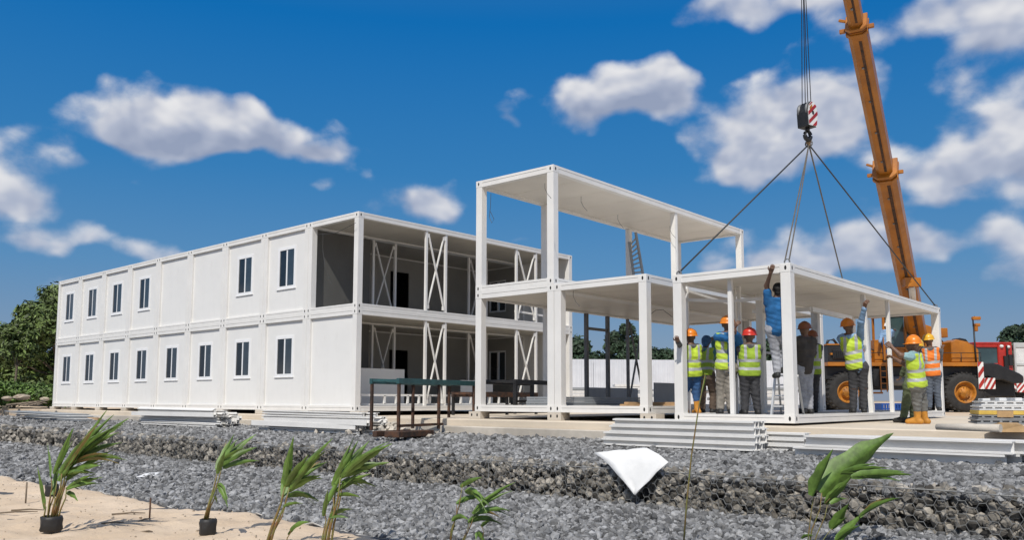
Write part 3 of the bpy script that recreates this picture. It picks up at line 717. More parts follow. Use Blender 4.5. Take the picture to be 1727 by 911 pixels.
# ---- pallet of formwork trays at the right
p = at(1648, 715, 13.2); pal = thing('tray_stack', 'stack of pale and grey moulded trays with a yellow layer at the right edge', 'stack', (p.x, p.y, ZS), .36)
mb = MB()
for k in range(3): mb.box((.25+.75*k, -.02, 0), (.40+.75*k, 1.0, .085))
mb.build('bearer', MT['wood'], pal, .006)
def tray(z, h, x0, x1, mat, nm):
    mb = MB(); mb.box((x0, 0, z), (x1, 1.0, z+h*.35)); mb.box((x0+.03, .03, z+h*.35), (x1-.03, .97, z+h*.72)); mb.box((x0, 0, z+h*.72), (x1, 1.0, z+h))
    nrib = int((x1-x0)/.13)
    for j in range(nrib): mb.box((x0+.05+j*.13, .0, z+h*.34), (x0+.09+j*.13, .05, z+h*.73))
    mb.build(nm, MT[mat], pal, .006)
tray(.09, .075, 0, 2.1, 'mgrey', 'tray'); tray(.168, .065, .02, 2.1, 'mgrey', 'tray')
MB().box((.03, .0, .236), (2.1, .98, .30)).build('yellow_layer', MT['ypack'], pal, .008)
MB().box((.28, -.012, .20), (.5, -.002, .30)).build('cardboard_flap', MT['card'], pal)
tray(.304, .07, .04, 2.1, 'lgrey', 'tray'); tray(.376, .075, .07, 2.1, 'lgrey', 'tray')
mb = MB()
for k in range(9): mb.box((.12+.2*k+rnd.uniform(0, .05), .06+rnd.uniform(0, .3), .452), (.25+.2*k, .5+rnd.uniform(0, .4), .475+rnd.uniform(0, .03)))
mb.build('top_pad', MT['lgrey'], pal, .008)
a = atZ(1580, 731, ZS+.06); a = at(1580, 727, 12.9); b = at(1688, 727, 12.15)
o = MB().tube([(a.x, a.y, ZS+.055), ((a.x+b.x)/2, (a.y+b.y)/2, ZS+.06), (b.x, b.y, ZS+.06)], [.045, .055, .06], 14).build('grey_pipe', MT['conc']); tag(o, 'grey pipe lying on the slab edge in front of the tray stack', 'pipe')
o = MB().add([(0, 0, 0), (.5, 0, 0), (.55, .4, 0), (.02, .42, 0), (.1, .02, .14), (.42, .05, .10), (.45, .35, .13), (.08, .33, .1)], [(0, 1, 5, 4), (1, 2, 6, 5), (2, 3, 7, 6), (3, 0, 4, 7), (4, 5, 6, 7)]).build('cardboard_box', MT['card']); o.location = (b.x-.12, b.y+.05, ZS+.002); o.rotation_euler.z = .5; tag(o, 'crushed brown cardboard at the foot of the tray stack', 'cardboard')
# blue crate, tarpaulin scraps
p = at(1487, 690, 31); cr = thing('blue_crate', 'blue plastic crate on the ground in front of the crane', 'crate', (p.x, p.y, ZS), YAW+.1)
mb = MB(); mb.box((0, 0, 0), (.85, .5, .04)); mb.box((0, 0, .3), (.85, .03, .36)); mb.box((0, .47, .3), (.85, .5, .36)); mb.box((0, .03, .3), (.03, .47, .36)); mb.box((.82, .03, .3), (.85, .47, .36))
mb.build('rim', MT['bluep'], cr)
mb = MB()
for k in range(9): mb.box((.01+k*.1, .0, .04), (.05+k*.1, .025, .3)); mb.box((.01+k*.1, .475, .04), (.05+k*.1, .5, .3))
mb.box((0, .012, .14), (.85, .02, .18)); mb.box((.004, .03, .04), (.02, .47, .3)); mb.box((.83, .03, .04), (.846, .47, .3)); mb.build('slat_wall', MT['bluep'], cr)
def scrap(pts, mat, name, lab, cat, th=.012, sub=7, amp=.03, seed=1):
    """thin crumpled sheet through a quad of points"""
    q = np.random.default_rng(seed); a, b, c, d = [np.array(p) for p in pts]; n = sub
    U, Vv = np.meshgrid(np.linspace(0, 1, n+1), np.linspace(0, 1, n+1))
    P = (a*(1-U[..., None])+b*U[..., None])*(1-Vv[..., None])+(d*(1-U[..., None])+c*U[..., None])*Vv[..., None]
    P[..., 2] += np.abs(q.normal(0, amp, U.shape)); P = P.reshape(-1, 3)
    i = np.arange(n)[None, :]+(n+1)*np.arange(n)[:, None]; Q = np.stack([i, i+1, i+n+2, i+n+1], -1).reshape(-1, 4)
    o = link(name, npmesh(name, P, Q, mat, True)); s = o.modifiers.new('thick', 'SOLIDIFY'); s.thickness = th
    return tag(o, lab, cat)
def tz(px, py, dz=.11):                         # point on the terrace
    z = -.6
    for _ in range(4): p = atZ(px, py, z); z = float(zt(p.y))+dz
    return tuple(atZ(px, py, z))
scrap([tz(915, 742), tz(1005, 752), tz(1000, 735), tz(925, 730)], MT['cloth'], 'plastic_sheet', 'crumpled white plastic sheet at the foot of the slab left of the tall beam stack', 'plastic sheet', amp=.05)
scrap([tz(650, 727), tz(905, 739), tz(900, 732), tz(660, 722)], MT['cloth'], 'plastic_sheet', 'long pale plastic strip along the gravel before the open frame', 'plastic sheet', sub=14, amp=.02, seed=3)
# broken concrete heaped where the slab stops short
n = 260; X = xr(640, -1)+NR.normal(0, .9, n); Yr = -1.1+NR.normal(0, .3, n); Rr = NR.uniform(.03, .13, n)
Z = np.array([float(zt(v)) for v in Yr])+.05+.22*np.exp(-((X-xr(650, -1))/.8)**2)*NR.random(n)
stones('rubble', np.stack([X, Yr, Z], -1), Rr, MT['conc'])
def lowp(px, py, dz=.05): return tuple(atZ(px, py, -1.22+dz))
scrap([lowp(228, 806), lowp(262, 803), lowp(271, 797), lowp(246, 799)], MT['cloth'], 'white_scrap', 'flat white scrap on the gravel behind the left plants', 'scrap', amp=.004, seed=5)
scrap([tz(40, 701, .09), tz(105, 702, .09), tz(100, 696, .09), tz(45, 696, .09)], MT['cloth'], 'white_scrap', 'white scrap beside the metal sheets at the far left', 'scrap', amp=.02, seed=6)
# pale cloth draped over the gabion
GYf = -4.235
def facep(px, py):
    r = ray(px, py); return CAM+r*((GYf-CAM.y)/r.y)
edge = facep(1070, 790).z
rows = [((1003, 764), (1090, 757)), ((1018, 775), (1112, 768)), ((1030, 786), (1127, 781)), ((1042, 800), (1108, 797)), ((1053, 813), (1096, 811)), ((1063, 826), (1081, 825)), ((1069, 835), (1072, 835))]
V = []; nn = 8
for k, (a, b) in enumerate(rows):
    for j in range(nn+1):
        t = j/nn; px = a[0]+(b[0]-a[0])*t; py = a[1]+(b[1]-a[1])*t
        r_ = ray(px, py); yc = -4.03-.235*math.sqrt(max(0, (py-756)/79)); p = CAM+r_*((yc-CAM.y)/r_.y)
        V.append(tuple(p+Vector((0, -.012*math.sin(t*4+k*.5)+rnd.uniform(-.012, .012), rnd.uniform(-.008, .008)))))
Q = [(r*(nn+1)+j, r*(nn+1)+j+1, (r+1)*(nn+1)+j+1, (r+1)*(nn+1)+j) for r in range(len(rows)-1) for j in range(nn)]
o = link('draped_cloth', npmesh('draped_cloth', V, Q, MT['cloth'], True)); s = o.modifiers.new('thick', 'SOLIDIFY'); s.thickness = .010
tag(o, 'white geotextile flap draped in a point over the gabion wall', 'cloth')
# geotextile hem between sand and gravel
V = []; Q = []
for k in range(121):
    la = _L[0]+(_L[-1]-_L[0])*k/120; de = float(np.interp(la, _L, _D))
    for w in (-.07, .10):
        d2 = de+w+.05*math.sin(k*.9)+.04*math.sin(k*2.3)
        x = CAM.x+la*math.cos(YAW)-d2*math.sin(YAW); y = CAM.y+la*math.sin(YAW)+d2*math.cos(YAW)
        V.append((x, y, float(zsand(np.array(x), np.array(y)))+.055+.02*math.sin(k*1.7)))
    if k: Q.append((2*k-2, 2*k, 2*k+1, 2*k-1))
o = link('geotextile_hem', npmesh('geotextile_hem', V, Q, pm('hem_cloth', (.50, .48, .45), .9, .2, 6, .3, 20), True)); s = o.modifiers.new('thick', 'SOLIDIFY'); s.thickness = .012
tag(o, 'pale geotextile hem running between the sand and the gravel', 'geotextile')

# ---- stepladder and roof ladder
def ladder(A0, A1, B0, B1, n, name, lab, mat='alu', w=.035, group=None):
    t = thing(name, lab, 'ladder', A0); o = Vector(A0)
    for p, q in ((A0, A1), (B0, B1)): MB().bar(Vector(p)-o, Vector(q)-o, w, w*1.6).build('rail', MT[mat], t)
    for k in range(1, n+1):
        f = k/(n+1); MB().bar(Vector(A0).lerp(Vector(A1), f)-o, Vector(B0).lerp(Vector(B1), f)-o, w*.8, w*.9).build('rung', MT[mat], t)
    return t
D5 = DY(1310, LO[1]+.55)
sl = ladder(at(1301, 704, D5), at(1308, 632, D5+.25), at(1329, 704, D5), at(1326, 632, D5+.25), 3, 'stepladder', 'white stepladder under the man in the blue shirt')
o_ = Vector(at(1301, 704, D5))
MB().bar(at(1309, 634, D5+.28)-o_, at(1327, 634, D5+.28)-o_, .14, .03).build('top_step', MT['alu'], sl)
MB().bar(at(1345, 634, D5+.35)-o_, at(1356, 703, D5+1.1)-o_, .035, .05).build('rear_leg', MT['alu'], sl)
MB().bar(at(1312, 634, D5+.35)-o_, at(1318, 700, D5+1.1)-o_, .035, .05).build('rear_leg', MT['alu'], sl)
Dl = (Vector(TO)-tex*WU*.9+tey*v_b2-CAM).dot(FW)
ladder(at(1069, 467, Dl), at(1061, 408, Dl), at(1085, 467, Dl), at(1072, 392, Dl), 8, 'roof_ladder', 'grey ladder leaning by the back post on the upper deck', 'greypanel', .05)

# ---- stakes in the sand
for k, (px, py, h, lab) in enumerate(((43, 849, .30, 'thin grey stake in the sand left of the big potted palm'), (252, 875, .26, 'rusty brown stake in the sand between the two potted palms'))):
    p = atZ(px, py, -1.20); o = MB().tube([p+Vector((0, 0, -.1)), p+Vector((.01, 0, h))], .012, 6).build('stake', MT['rust' if k else 'bark']); tag(o, lab, 'stake')
def twig(px, py, L, a, lab, r=.012):
    p = atZ(px, py, -1.19); d = Vector((math.cos(a), math.sin(a), 0))
    o = MB().tube([p-d*L/2, p+Vector((0, 0, .02))+d*.05, p+d*L/2+Vector((0, .03, .01))], [r, r*.9, r*.5], 5).build('twig', MT['bark']); tag(o, lab, 'twig', 'twigs on the sand')
for args in ((25, 866, .5, .9, 'dark twig on the sand at the left edge'), (45, 862, .45, .6, 'dark twig on the sand behind the front pot'), (215, 868, .40, .8, 'dark twig on the sand left of the brown stake'), (240, 880, .28, 2.2, 'thin twig slanting beside the brown stake'), (245, 899, .14, .4, 'short dark chip at the front of the sand'), (188, 884, .25, .7, 'dark litter on the sand right of the front pot')): twig(*args)

# ---- young palms
def blade(name, A, B, width, parent, bow=.18, twist=0., mat='leaf', tear=.0, seed=0):
    q = random.Random(seed); A, B = Vector(A), Vector(B); d = B-A; L = d.length
    side0 = d.cross(FW).normalized(); up = side0.cross(d).normalized()
    vert = Vector((0, 0, 1)); n = 16
    ctrl = A.lerp(B, .45)+vert*L*bow
    V = []; m = 3; prevt = None
    for i in range(n+1):
        t = i/n; p = A*(1-t)**2+ctrl*2*t*(1-t)+B*t*t
        tan = ((ctrl-A)*(1-t)+(B-ctrl)*t).normalized()
        s = tan.cross(FW).normalized(); nn = s.cross(tan)
        s = s*math.cos(twist)+nn*math.sin(twist); nn = s.cross(tan)
        w = width*.5*(math.sin(math.pi*min(1, .06+.94*t)**.72))**.8 if t < 1 else .003
        w *= 1+.10*math.sin(t*17+seed)
        if t > .72 and tear: w *= 1-tear*q.uniform(0, .6)
        for j in range(-m, m+1):
            f = j/m; pleat = .05*width*((j % 2)*1.)
            V.append(p+s*(w*f)+nn*(abs(f)*w*.42+pleat*(w/width*2)-.10*w*f*f*math.sin(seed+t*4)))
    k = 2*m+1
    Q = [(i*k+j, i*k+j+1, (i+1)*k+j+1, (i+1)*k+j) for i in range(n) for j in range(k-1)]
    o = link(name, npmesh(name, V, Q, MT[mat], True), parent); return o
def leafy(P, seed):
    random.seed(seed)
def palm(name, lab, base_px, D, leaves, stems, pot=None, group='young palms along the sand and gravel', cat='young palm'):
    bp = at(base_px[0], base_px[1], D); t = thing(name, lab, cat, bp, 0, group); q = random.Random(hash(base_px) % 999)
    for k, (x0, y0, x1, y1, r0, r1) in enumerate(stems):
        dd = q.uniform(-.08, .08); a = at(x0, y0, D)-bp; b = at(x1, y1, D+dd)-bp
        MB().tube([a, a.lerp(b, .35)+Vector((q.uniform(-.02, .02), 0, .02)), a.lerp(b, .7)+Vector((q.uniform(-.02, .02), .02, .02)), b], [r0, r0*.8+r1*.2, r1, r1*.7], 7).build('stem', MT['stem'], t)
    for k, (x0, y0, x1, y1, w, bow) in enumerate(leaves):
        d0 = q.uniform(-.07, .07); d1 = d0+q.uniform(-.28, .28)
        blade('leaf', at(x0, y0, D+d0)-bp, at(x1, y1, D+d1)-bp, w*(.84 if w < 25 else 1)*D/F, t, bow, q.uniform(-.55, .55), 'leaf', .5, k*7+int(base_px[0]))
        for _r in range(3 if base_px[0] < 200 else 2):
          if w > 10 and w < 25:
              f = q.uniform(.6, .95); blade('leaf', at(x0, y0, D+d0)-bp, at(x0+(x1-x0)*f+q.uniform(-12, 10), y0+(y1-y0)*f+q.uniform(-10, 14), D+d1+q.uniform(-.2, .2))-bp, w*.54*D/F, t, bow+.04, q.uniform(-.9, .9), 'leaf' if q.random() > .05 else 'leaf_dry', .7, k*5+3)
    if pot:
        for (cx, ctop, cbot, wd, dD) in pot:
            c = at(cx, cbot, D+dD)-bp; h = (cbot-ctop)*(D+dD)/F; r = wd*.5*(D+dD)/F
            mb = MB(); prof = [(.0, .0), (r*.9, .0), (r*1.04, h*.12), (r*.98, h*.5), (r*1.03, h*.8), (r*.96, h), (r*.88, h*1.02), (r*.86, h*.86), (0, h*.86)]
            mb.lathe(prof, 18, 'z', c)
            o = mb.build('pot_bag', MT['bag'], t)
            for v in o.data.vertices: v.co += Vector((q.uniform(-1, 1), q.uniform(-1, 1), q.uniform(-.6, .6)))*r*.07
    return t
palm('potted_palm', 'big bushy potted palm at the left, leaves swept rightward', (86, 897), 9.75,
     [(104, 802, 180, 692, 15, .05), (111, 791, 217, 706, 17, .10), (111, 784, 208, 716, 15, .12), (118, 778, 206, 747, 14, .12), (126, 782, 214, 777, 11, .14), (108, 802, 170, 786, 12, .10), (111, 826, 172, 806, 11, .10), (90, 800, 124, 722, 12, .02), (84, 806, 80, 748, 9, .0), (74, 860, 63, 788, 10, .02), (112, 832, 131, 846, 10, .3), (100, 800, 160, 722, 14, .03), (106, 790, 192, 700, 13, .06), (98, 812, 140, 752, 12, .02), (120, 770, 200, 730, 13, .10), (88, 835, 100, 770, 9, .0), (112, 810, 190, 760, 12, .1)],
     [(84, 885, 104, 800, .013, .009), (88, 885, 112, 790, .014, .009), (80, 885, 86, 800, .011, .007), (92, 884, 118, 780, .013, .008), (96, 884, 112, 826, .010, .007), (74, 884, 74, 850, .010, .007), (79, 884, 96, 812, .010, .007), (90, 884, 90, 830, .009, .006)], [(86, 872, 897, 34, 0), (87, 818, 838, 21, 1.6)])
palm('potted_palm', 'slim potted palm with one drooping leaf, standing alone on the sand edge', (350, 903), 9.5,
     [(365, 793, 395, 733, 13, .03), (370, 782, 432, 733, 14, .08), (370, 786, 433, 755, 14, .12), (376, 790, 437, 778, 10, .14), (366, 820, 384, 856, 12, .35), (366, 800, 380, 760, 10, .02), (360, 838, 366, 850, 6, .2)],
     [(344, 880, 366, 800, .014, .009), (347, 880, 374, 790, .011, .007), (350, 880, 366, 822, .009, .005)], [(350, 877, 903, 28, 0)])
palm('young_palm', 'young palm growing from the sand with tall upright middle leaf', (452, 925), 8.8,
     [(478, 826, 495, 737, 17, .0), (486, 822, 561, 740, 16, .08), (488, 822, 552, 780, 15, .12), (486, 830, 541, 803, 14, .12), (484, 838, 538, 846, 12, .22), (478, 856, 511, 850, 8, .15), (482, 822, 520, 768, 15, .03), (476, 840, 492, 790, 12, .0), (490, 826, 548, 762, 13, .08)],
     [(446, 930, 480, 822, .017, .011), (452, 930, 488, 824, .014, .009), (449, 930, 482, 852, .010, .006)])
palm('palm_seedling', 'tiny single leaf seedling on the sand edge between the two clumps', (484, 918), 8.9,
     [(489, 896, 522, 882, 9, .25), (486, 903, 500, 890, 6, .2)], [(482, 920, 490, 895, .006, .004)])
palm('young_palm', 'leafy young palm clump with red stems beside the sand corner', (548, 930), 8.7,
     [(563, 822, 604, 744, 15, .02), (571, 806, 623, 744, 16, .05), (578, 803, 661, 749, 17, .10), (574, 806, 656, 781, 16, .12), (576, 815, 634, 822, 13, .18), (556, 874, 594, 860, 11, .18), (568, 838, 608, 840, 10, .16), (545, 872, 553, 826, 9, .0), (560, 820, 580, 770, 13, .0), (570, 808, 640, 756, 14, .07), (566, 830, 625, 800, 13, .1), (552, 850, 575, 800, 10, .02)],
     [(543, 935, 566, 818, .016, .010), (549, 935, 574, 806, .016, .010), (553, 935, 562, 840, .013, .008), (540, 935, 548, 860, .009, .006), (557, 932, 578, 812, .012, .008)])
palm('young_palm', 'sparse small palm with thin leaves at the bottom centre', (775, 940), 8.8,
     [(797, 868, 870, 814, 11, .12), (801, 869, 859, 862, 11, .22), (790, 883, 847, 886, 11, .24), (770, 850, 818, 842, 10, .22), (784, 830, 826, 855, 13, .32), (762, 880, 790, 878, 10, .3), (776, 822, 812, 806, 10, .1), (805, 900, 818, 925, 11, .3), (812, 890, 826, 880, 9, .1), (766, 886, 760, 905, 7, .2)],
     [(756, 940, 780, 818, .008, .005), (775, 940, 800, 868, .009, .005), (772, 940, 792, 882, .007, .004), (812, 935, 812, 888, .006, .004), (758, 930, 770, 848, .006, .004)])
palm('young_palm', 'broad leaved young palm standing before the right part of the gabion', (1366, 930), 8.9,
     [(1384, 832, 1507, 731, 44, .07), (1370, 838, 1405, 758, 27, .0), (1393, 852, 1437, 804, 19, .03), (1436, 806, 1538, 802, 18, .08), (1402, 894, 1432, 850, 21, .0), (1410, 914, 1452, 870, 18, .05), (1450, 873, 1517, 841, 14, .12), (1400, 850, 1428, 842, 9, .2), (1418, 800, 1500, 790, 13, .06), (1352, 910, 1372, 905, 8, .2)],
     [(1360, 935, 1372, 836, .008, .005), (1363, 935, 1386, 832, .009, .006), (1367, 935, 1396, 850, .007, .005), (1371, 935, 1404, 892, .006, .004), (1392, 850, 1436, 806, .006, .004)])
bp = at(1153, 925, 8.9)
t = thing('grass_stalk', 'single tall thin green stalk in front of the beam stack', 'stalk', bp)
MB().tube([at(x, y, 8.9)-bp for x, y in ((1152, 930), (1158, 850), (1166, 770), (1178, 690), (1189, 632))], [.010, .009, .008, .007, .003], 7).build('stem', MT['stem'], t)
MB().tube([at(x, y, 8.9)-bp for x, y in ((1184, 662), (1189, 640), (1190, 628))], [.004, .006, .002], 5).build('leaf_tip', MT['leaf'], t)
# ================================================================== BACKGROUND
def leafcloud(name, centres, radii, n, size, mat, parent, seed):
    q = np.random.default_rng(seed); C = np.asarray(centres); R = np.asarray(radii); w = R**2; k = q.choice(len(C), n, p=w/w.sum())
    d = q.normal(size=(n, 3)); d /= np.linalg.norm(d, axis=1)[:, None]; rr = q.uniform(.35, 1.08, n)**.6
    P = C[k]+d*(rr*R[k])[:, None]*np.array([1, 1, .72])
    nrm = d+q.normal(0, .55, (n, 3))+np.array([0, 0, .35]); nrm /= np.linalg.norm(nrm, axis=1)[:, None]
    a = np.cross(nrm, q.normal(size=(n, 3))); a /= np.linalg.norm(a, axis=1)[:, None]; b = np.cross(nrm, a)
    s = (size*q.uniform(.55, 1.35, n))[:, None]
    V = np.stack([P-a*s, P-b*s*.45+nrm*s*.1, P+a*s, P+b*s*.45+nrm*s*.1], 1).reshape(-1, 3)
    return link(name, npmesh(name, V, np.arange(4*n).reshape(-1, 4), mat), parent)
def tree(name, label, base, H, spread, group, n=7000, leaf=.16, mat='crown', clear=.25, seed=1, trunk=.13, nc=26, squash=1., lean=0):
    q = random.Random(seed); t = thing(name, label, 'tree', base, 0, group)
    cen, rad = [], []
    for k in range(nc):
        u = q.random(); z = H*(clear+(1-clear)*u)*.96; env = spread*math.sin(math.pi*(.14+.80*u)**.85)
        a = q.uniform(0, 6.28); r = env*math.sqrt(q.random())*.9
        cen.append((r*math.cos(a)+lean*z, r*math.sin(a), z)); rad.append(spread*q.uniform(.20, .38)*squash)
    mb = MB(); mb.tube([(0, 0, -.2), (lean*H*.2+q.uniform(-.08, .08), 0, H*.25), (lean*H*.5+q.uniform(-.1, .1), .05, H*.55), (lean*H*.85, 0, H*.85)], [trunk*1.3, trunk, trunk*.7, trunk*.25], 8)
    for k in range(0, nc, 2):
        c = Vector(cen[k]); z0 = max(H*clear*.7, c.z*.62); s = Vector((lean*z0, 0, z0)); mb.tube([s, s.lerp(c, .5)+Vector((0, 0, .12)), c], [trunk*.4, trunk*.25, trunk*.08], 5)
    mb.build('trunk', MT['bark'], t)
    leafcloud('crown', cen, rad, n, leaf, MT[mat], t, seed)
    return t
def gp(px, D, z=-.15): p = at(px, 680, D); return (p.x, p.y, z)
LG = 'trees behind the left end of the long block'
tree('broadleaf_tree', 'tallest dark broadleaf tree rising behind the left end of the long block', gp(92, 52), 7.6, 3.6, LG, 15000, .17, 'crown', .12, 3, .2, 44)
tree('broadleaf_tree', 'dark broadleaf tree with layered crown left of the tallest one', gp(50, 55), 6.6, 2.9, LG, 11000, .17, 'crown', .12, 5, .18, 36)
tree('slender_tree', 'slender young tree with a bare pale trunk and small crown at the far left', gp(24, 46), 4.9, 1.15, LG, 2600, .13, 'crown', .62, 9, .07, 14)
tree('broadleaf_tree', 'low dark broadleaf tree cut by the left edge of the photo', gp(-12, 56), 5.3, 3.2, LG, 9000, .17, 'crown', .08, 12, .15, 30)
tree('broadleaf_tree', 'rounded dark tree between the left edge and the slender tree', gp(18, 60), 5.6, 2.8, LG, 9000, .17, 'crown', .06, 15, .15, 30)
tree('broadleaf_tree', 'dark tree mostly hidden behind the left end of the long block', gp(140, 58), 7.0, 3.4, LG, 6000, .2, 'crown', .1, 21, .18, 26)
# undergrowth
cen, rad = [], []
for k in range(70):
    px = rnd.uniform(-60, 110); D = rnd.uniform(41, 47); p = gp(px, D, rnd.uniform(.35, .9)); cen.append(p); rad.append(rnd.uniform(.35, .75))
o = leafcloud('undergrowth', cen, rad, 16000, .10, MT['bush'], None, 77); o['kind'] = 'stuff'
def rock(px, D, r, lab, sc=(1.5, 1, .5), z=.1):
    mb = bpy.data.meshes.new('rock'); q = random.Random(int(px)); import bmesh
    bm = bmesh.new(); bmesh.ops.create_icosphere(bm, subdivisions=3, radius=r)
    for v in bm.verts: v.co = Vector((v.co.x*sc[0], v.co.y*sc[1], v.co.z*sc[2]))*(1+.22*math.sin(v.co.x*7+1)*math.cos(v.co.y*6)+.08*math.sin(v.co.z*17+v.co.x*11)+q.uniform(-.09, .09))
    bm.to_mesh(mb); bm.free(); mb.materials.append(MT['rock']); o = link('rock', mb); p = gp(px, D, z); o.location = p; o.rotation_euler.z = px
    return tag(o, lab, 'rock', 'rocks on the sand at the left')
rock(37, 38, .30, 'large pale boulder on the sand before the left trees', (1.9, 1, .38), z=.42); rock(75, 36, .16, 'small pale stone on the sand beside the end of the long block', z=.32); rock(60, 33, .13, 'dark small stone on the sand at the far left', z=.12); rock(12, 40, .2, 'pale stone near the left edge below the bushes', z=.35)
for k in range(5):
    a = gp(12+k*9, 31+k*.6, .10+.02*k); o = MB().tube([a, (a[0]+.5, a[1]+.2, a[2]+.05), (a[0]+1.1, a[1]+.3, a[2]-.02)], [.05, .04, .02], 5).build('branch', MT['bark'])
    tag(o, 'dark dead branch on the left sand, %s of five counted from the left edge' % ordn[k], 'branch', 'dead branches on the left sand')
BG = 'distant trees beyond the white hoarding'
for k, (px, D, H, sp, lab) in enumerate(((978, 78, 5.9, 3.0, 'distant dark tree just right of the long block end'), (1003, 82, 4.8, 2.6, 'distant low tree between the two dark door studs'), (1056, 74, 7.3, 2.3, 'tallest distant tree seen through the open ground floor frame'), (1030, 85, 4.6, 2.5, 'distant low tree left of the tallest one'),
        (1098, 80, 5.0, 2.4, 'distant tree right of the tallest one, behind the slim post'), (1132, 80, 5.2, 2.3, 'distant dark tree just left of the lifted frame'), (1185, 84, 5.2, 3.0, 'distant tree behind the workers at the left of the lifted frame'), (1245, 84, 5.6, 3., 'distant tree behind the red helmet worker'), (1300, 80, 6.0, 3.2, 'distant tree behind the stepladder'), (1360, 86, 5.5, 3.2, 'distant tree behind the near post of the lifted frame'),
        (1716, 66, 6.2, 2.4, 'dark tree behind the silver truck door at the right edge'), (1745, 62, 6.0, 2.8, 'dark tree cut by the right edge of the photo'))):
    tree('distant_tree', lab, gp(px, D), H, sp, BG, 6500, .24, 'crown2', .03, 30+k, .12, 30, 1.15)
# white corrugated hoarding
A = Vector(gp(925, 46)); B = Vector(gp(1400, 48)); d = B-A; Lf = d.length
fn = thing('corrugated_hoarding', 'long white corrugated hoarding behind the open frames', 'fence', A, math.atan2(d.y, d.x))
mb = MB(); x = 0; k = 0
while x < Lf:
    mb.box((x, 0, 0), (x+.16, .03, 2.72)); mb.box((x+.162, -.035, 0), (x+.26, .03, 2.72)); x += .262
mb.build('corrugated_sheet', MT['fence'], fn)
mb = MB(); mb.box((0, -.09, .98), (Lf, -.045, 1.06)); mb.build('rail', MT['dksteel'], fn)
for k in range(int(Lf/2.4)+1): MB().box((k*2.4, -.12, 0), (k*2.4+.07, -.046, 2.65)).build('post', MT['fence'], fn)
for k, (a, b, D, z1, lab) in enumerate(((960, 1012, 41, 1.05, 'low stack of pale panels before the left part of the hoarding'), (1035, 1092, 41, 1.18, 'low pile of white panels before the middle of the hoarding'), (1100, 1140, 42, .95, 'low pile of pale panels left of the lifted frame'), (1205, 1330, 40, 1.0, 'long low pile of pale panels behind the workers'))):
    pa, pb = Vector(gp(a, D)), Vector(gp(b, D)); dd = pb-pa; t = thing('panel_pile', lab, 'pile', pa, math.atan2(dd.y, dd.x)); n = int((z1+.15)/.16)
    for j in range(n): MB().box((rnd.uniform(-.12, .1), 0, j*.16), (dd.length+rnd.uniform(-.15, .15), 1.0, j*.16+.135)).build('panel', MT['lgrey' if (j+k) % 3 else 'greypanel'], t, .01)

# ================================================================== CRANE
K = 36/F
co = at(1412, 693, 36); cr = thing('mobile_crane', 'yellow mobile crane with raised telescopic boom behind the lifted frame', 'crane', (co.x, co.y, ZS-.02), YAW)
def cl(px, py, y=0.): return Vector(((px-1412)*K, y, (693-py)*K))
def cbox(mb, x0, x1, y0, y1, d0, d1, mi=0): a = cl(x0, y1, d0); b = cl(x1, y0, d1); return mb.box(tuple(a), tuple(b), mi)
def cpoly(mb, pts, d0, d1, mi=0): return mb.prism([cl(x, y, d0) for x, y in pts], (0, d1-d0, 0), mi)
mb = MB(); cbox(mb, 1375, 1640, 618, 640, -.95, 1.0); cbox(mb, 1440, 1575, 640, 656, -1.1, 1.0); cbox(mb, 1455, 1470, 622, 652, -1.2, -1.1); cbox(mb, 1520, 1560, 624, 648, -1.2, -1.1)
mb.build('chassis', MT['black'], cr, .03)
mb = MB(); cbox(mb, 1380, 1632, 611.5, 617.8, -1.28, 1.28); cbox(mb, 1440, 1470, 660, 663, -1.2, -1.1); mb.build('deck', MT['yellow'], cr, .01)
for (px, sy) in ((1412, -1), (1603, -1), (1412, 1), (1603, 1)):
    c = cl(px, 660.5, sy*.98); R = .815; wd = .29
    mb = MB(); mb.lathe([(.44, -wd), (.62, -wd*1.04), (.74, -wd), (.80, -wd*.8), (R, -wd*.5), (R, wd*.5), (.80, wd*.8), (.74, wd), (.62, wd*1.04), (.44, wd)], 48, 'y', c)
    for k in range(26):
        a = 2*math.pi*k/26
        for s in (-1, 1):
            a2 = a+(.12 if s > 0 else 0); p = c+Vector((math.cos(a2)*R, s*wd*.48, math.sin(a2)*R)); rr = Vector((math.cos(a2), 0, math.sin(a2))); tt = Vector((-math.sin(a2), 0, math.cos(a2)))
            mb.bar(p-Vector((0, wd*.46, 0)), p+Vector((0, wd*.46, 0)), .075, .07, 0, tuple(rr))
    w_ = mb.build('wheel', MT['tyre'], cr)
    mb = MB(); s = sy
    mb.lathe([(.46, s*wd*.98), (.45, s*wd*1.06), (.41, s*wd*1.02), (.39, s*wd*.7), (.33, s*wd*.42), (.25, s*wd*.40), (.24, s*wd*.75), (.19, s*wd*.95), (.10, s*wd*.98), (.07, s*wd*1.08), (.0, s*wd*1.08)], 32, 'y', c)
    for k in range(10):
        a = 2*math.pi*k/10; p = c+Vector((.205*math.cos(a), s*wd*.93, .205*math.sin(a))); mb.bar(p, p+Vector((0, s*.035, 0)), .03)
    mb.build('rim', MT['yellow2'], w_)
mb = MB(); cbox(mb, 1385, 1421, 583, 611, -1.0, .6); cbox(mb, 1392, 1416, 590, 606, -1.06, -.99); cbox(mb, 1424, 1438, 590, 611, -.9, .5); mb.tube([cl(1390, 583, -.5), cl(1393, 574, -.5), cl(1402, 572, -.5), cl(1408, 580, -.5)], .06, 8); mb.tube([cl(1417, 583, -.3), cl(1417, 570, -.3), cl(1423, 566, -.3)], .07, 8)
for k in range(6): cbox(mb, 1394+k*3.6, 1396+k*3.6, 592, 604, -1.1, -1.05)
mb.build('engine', MT['black'], cr, .015)
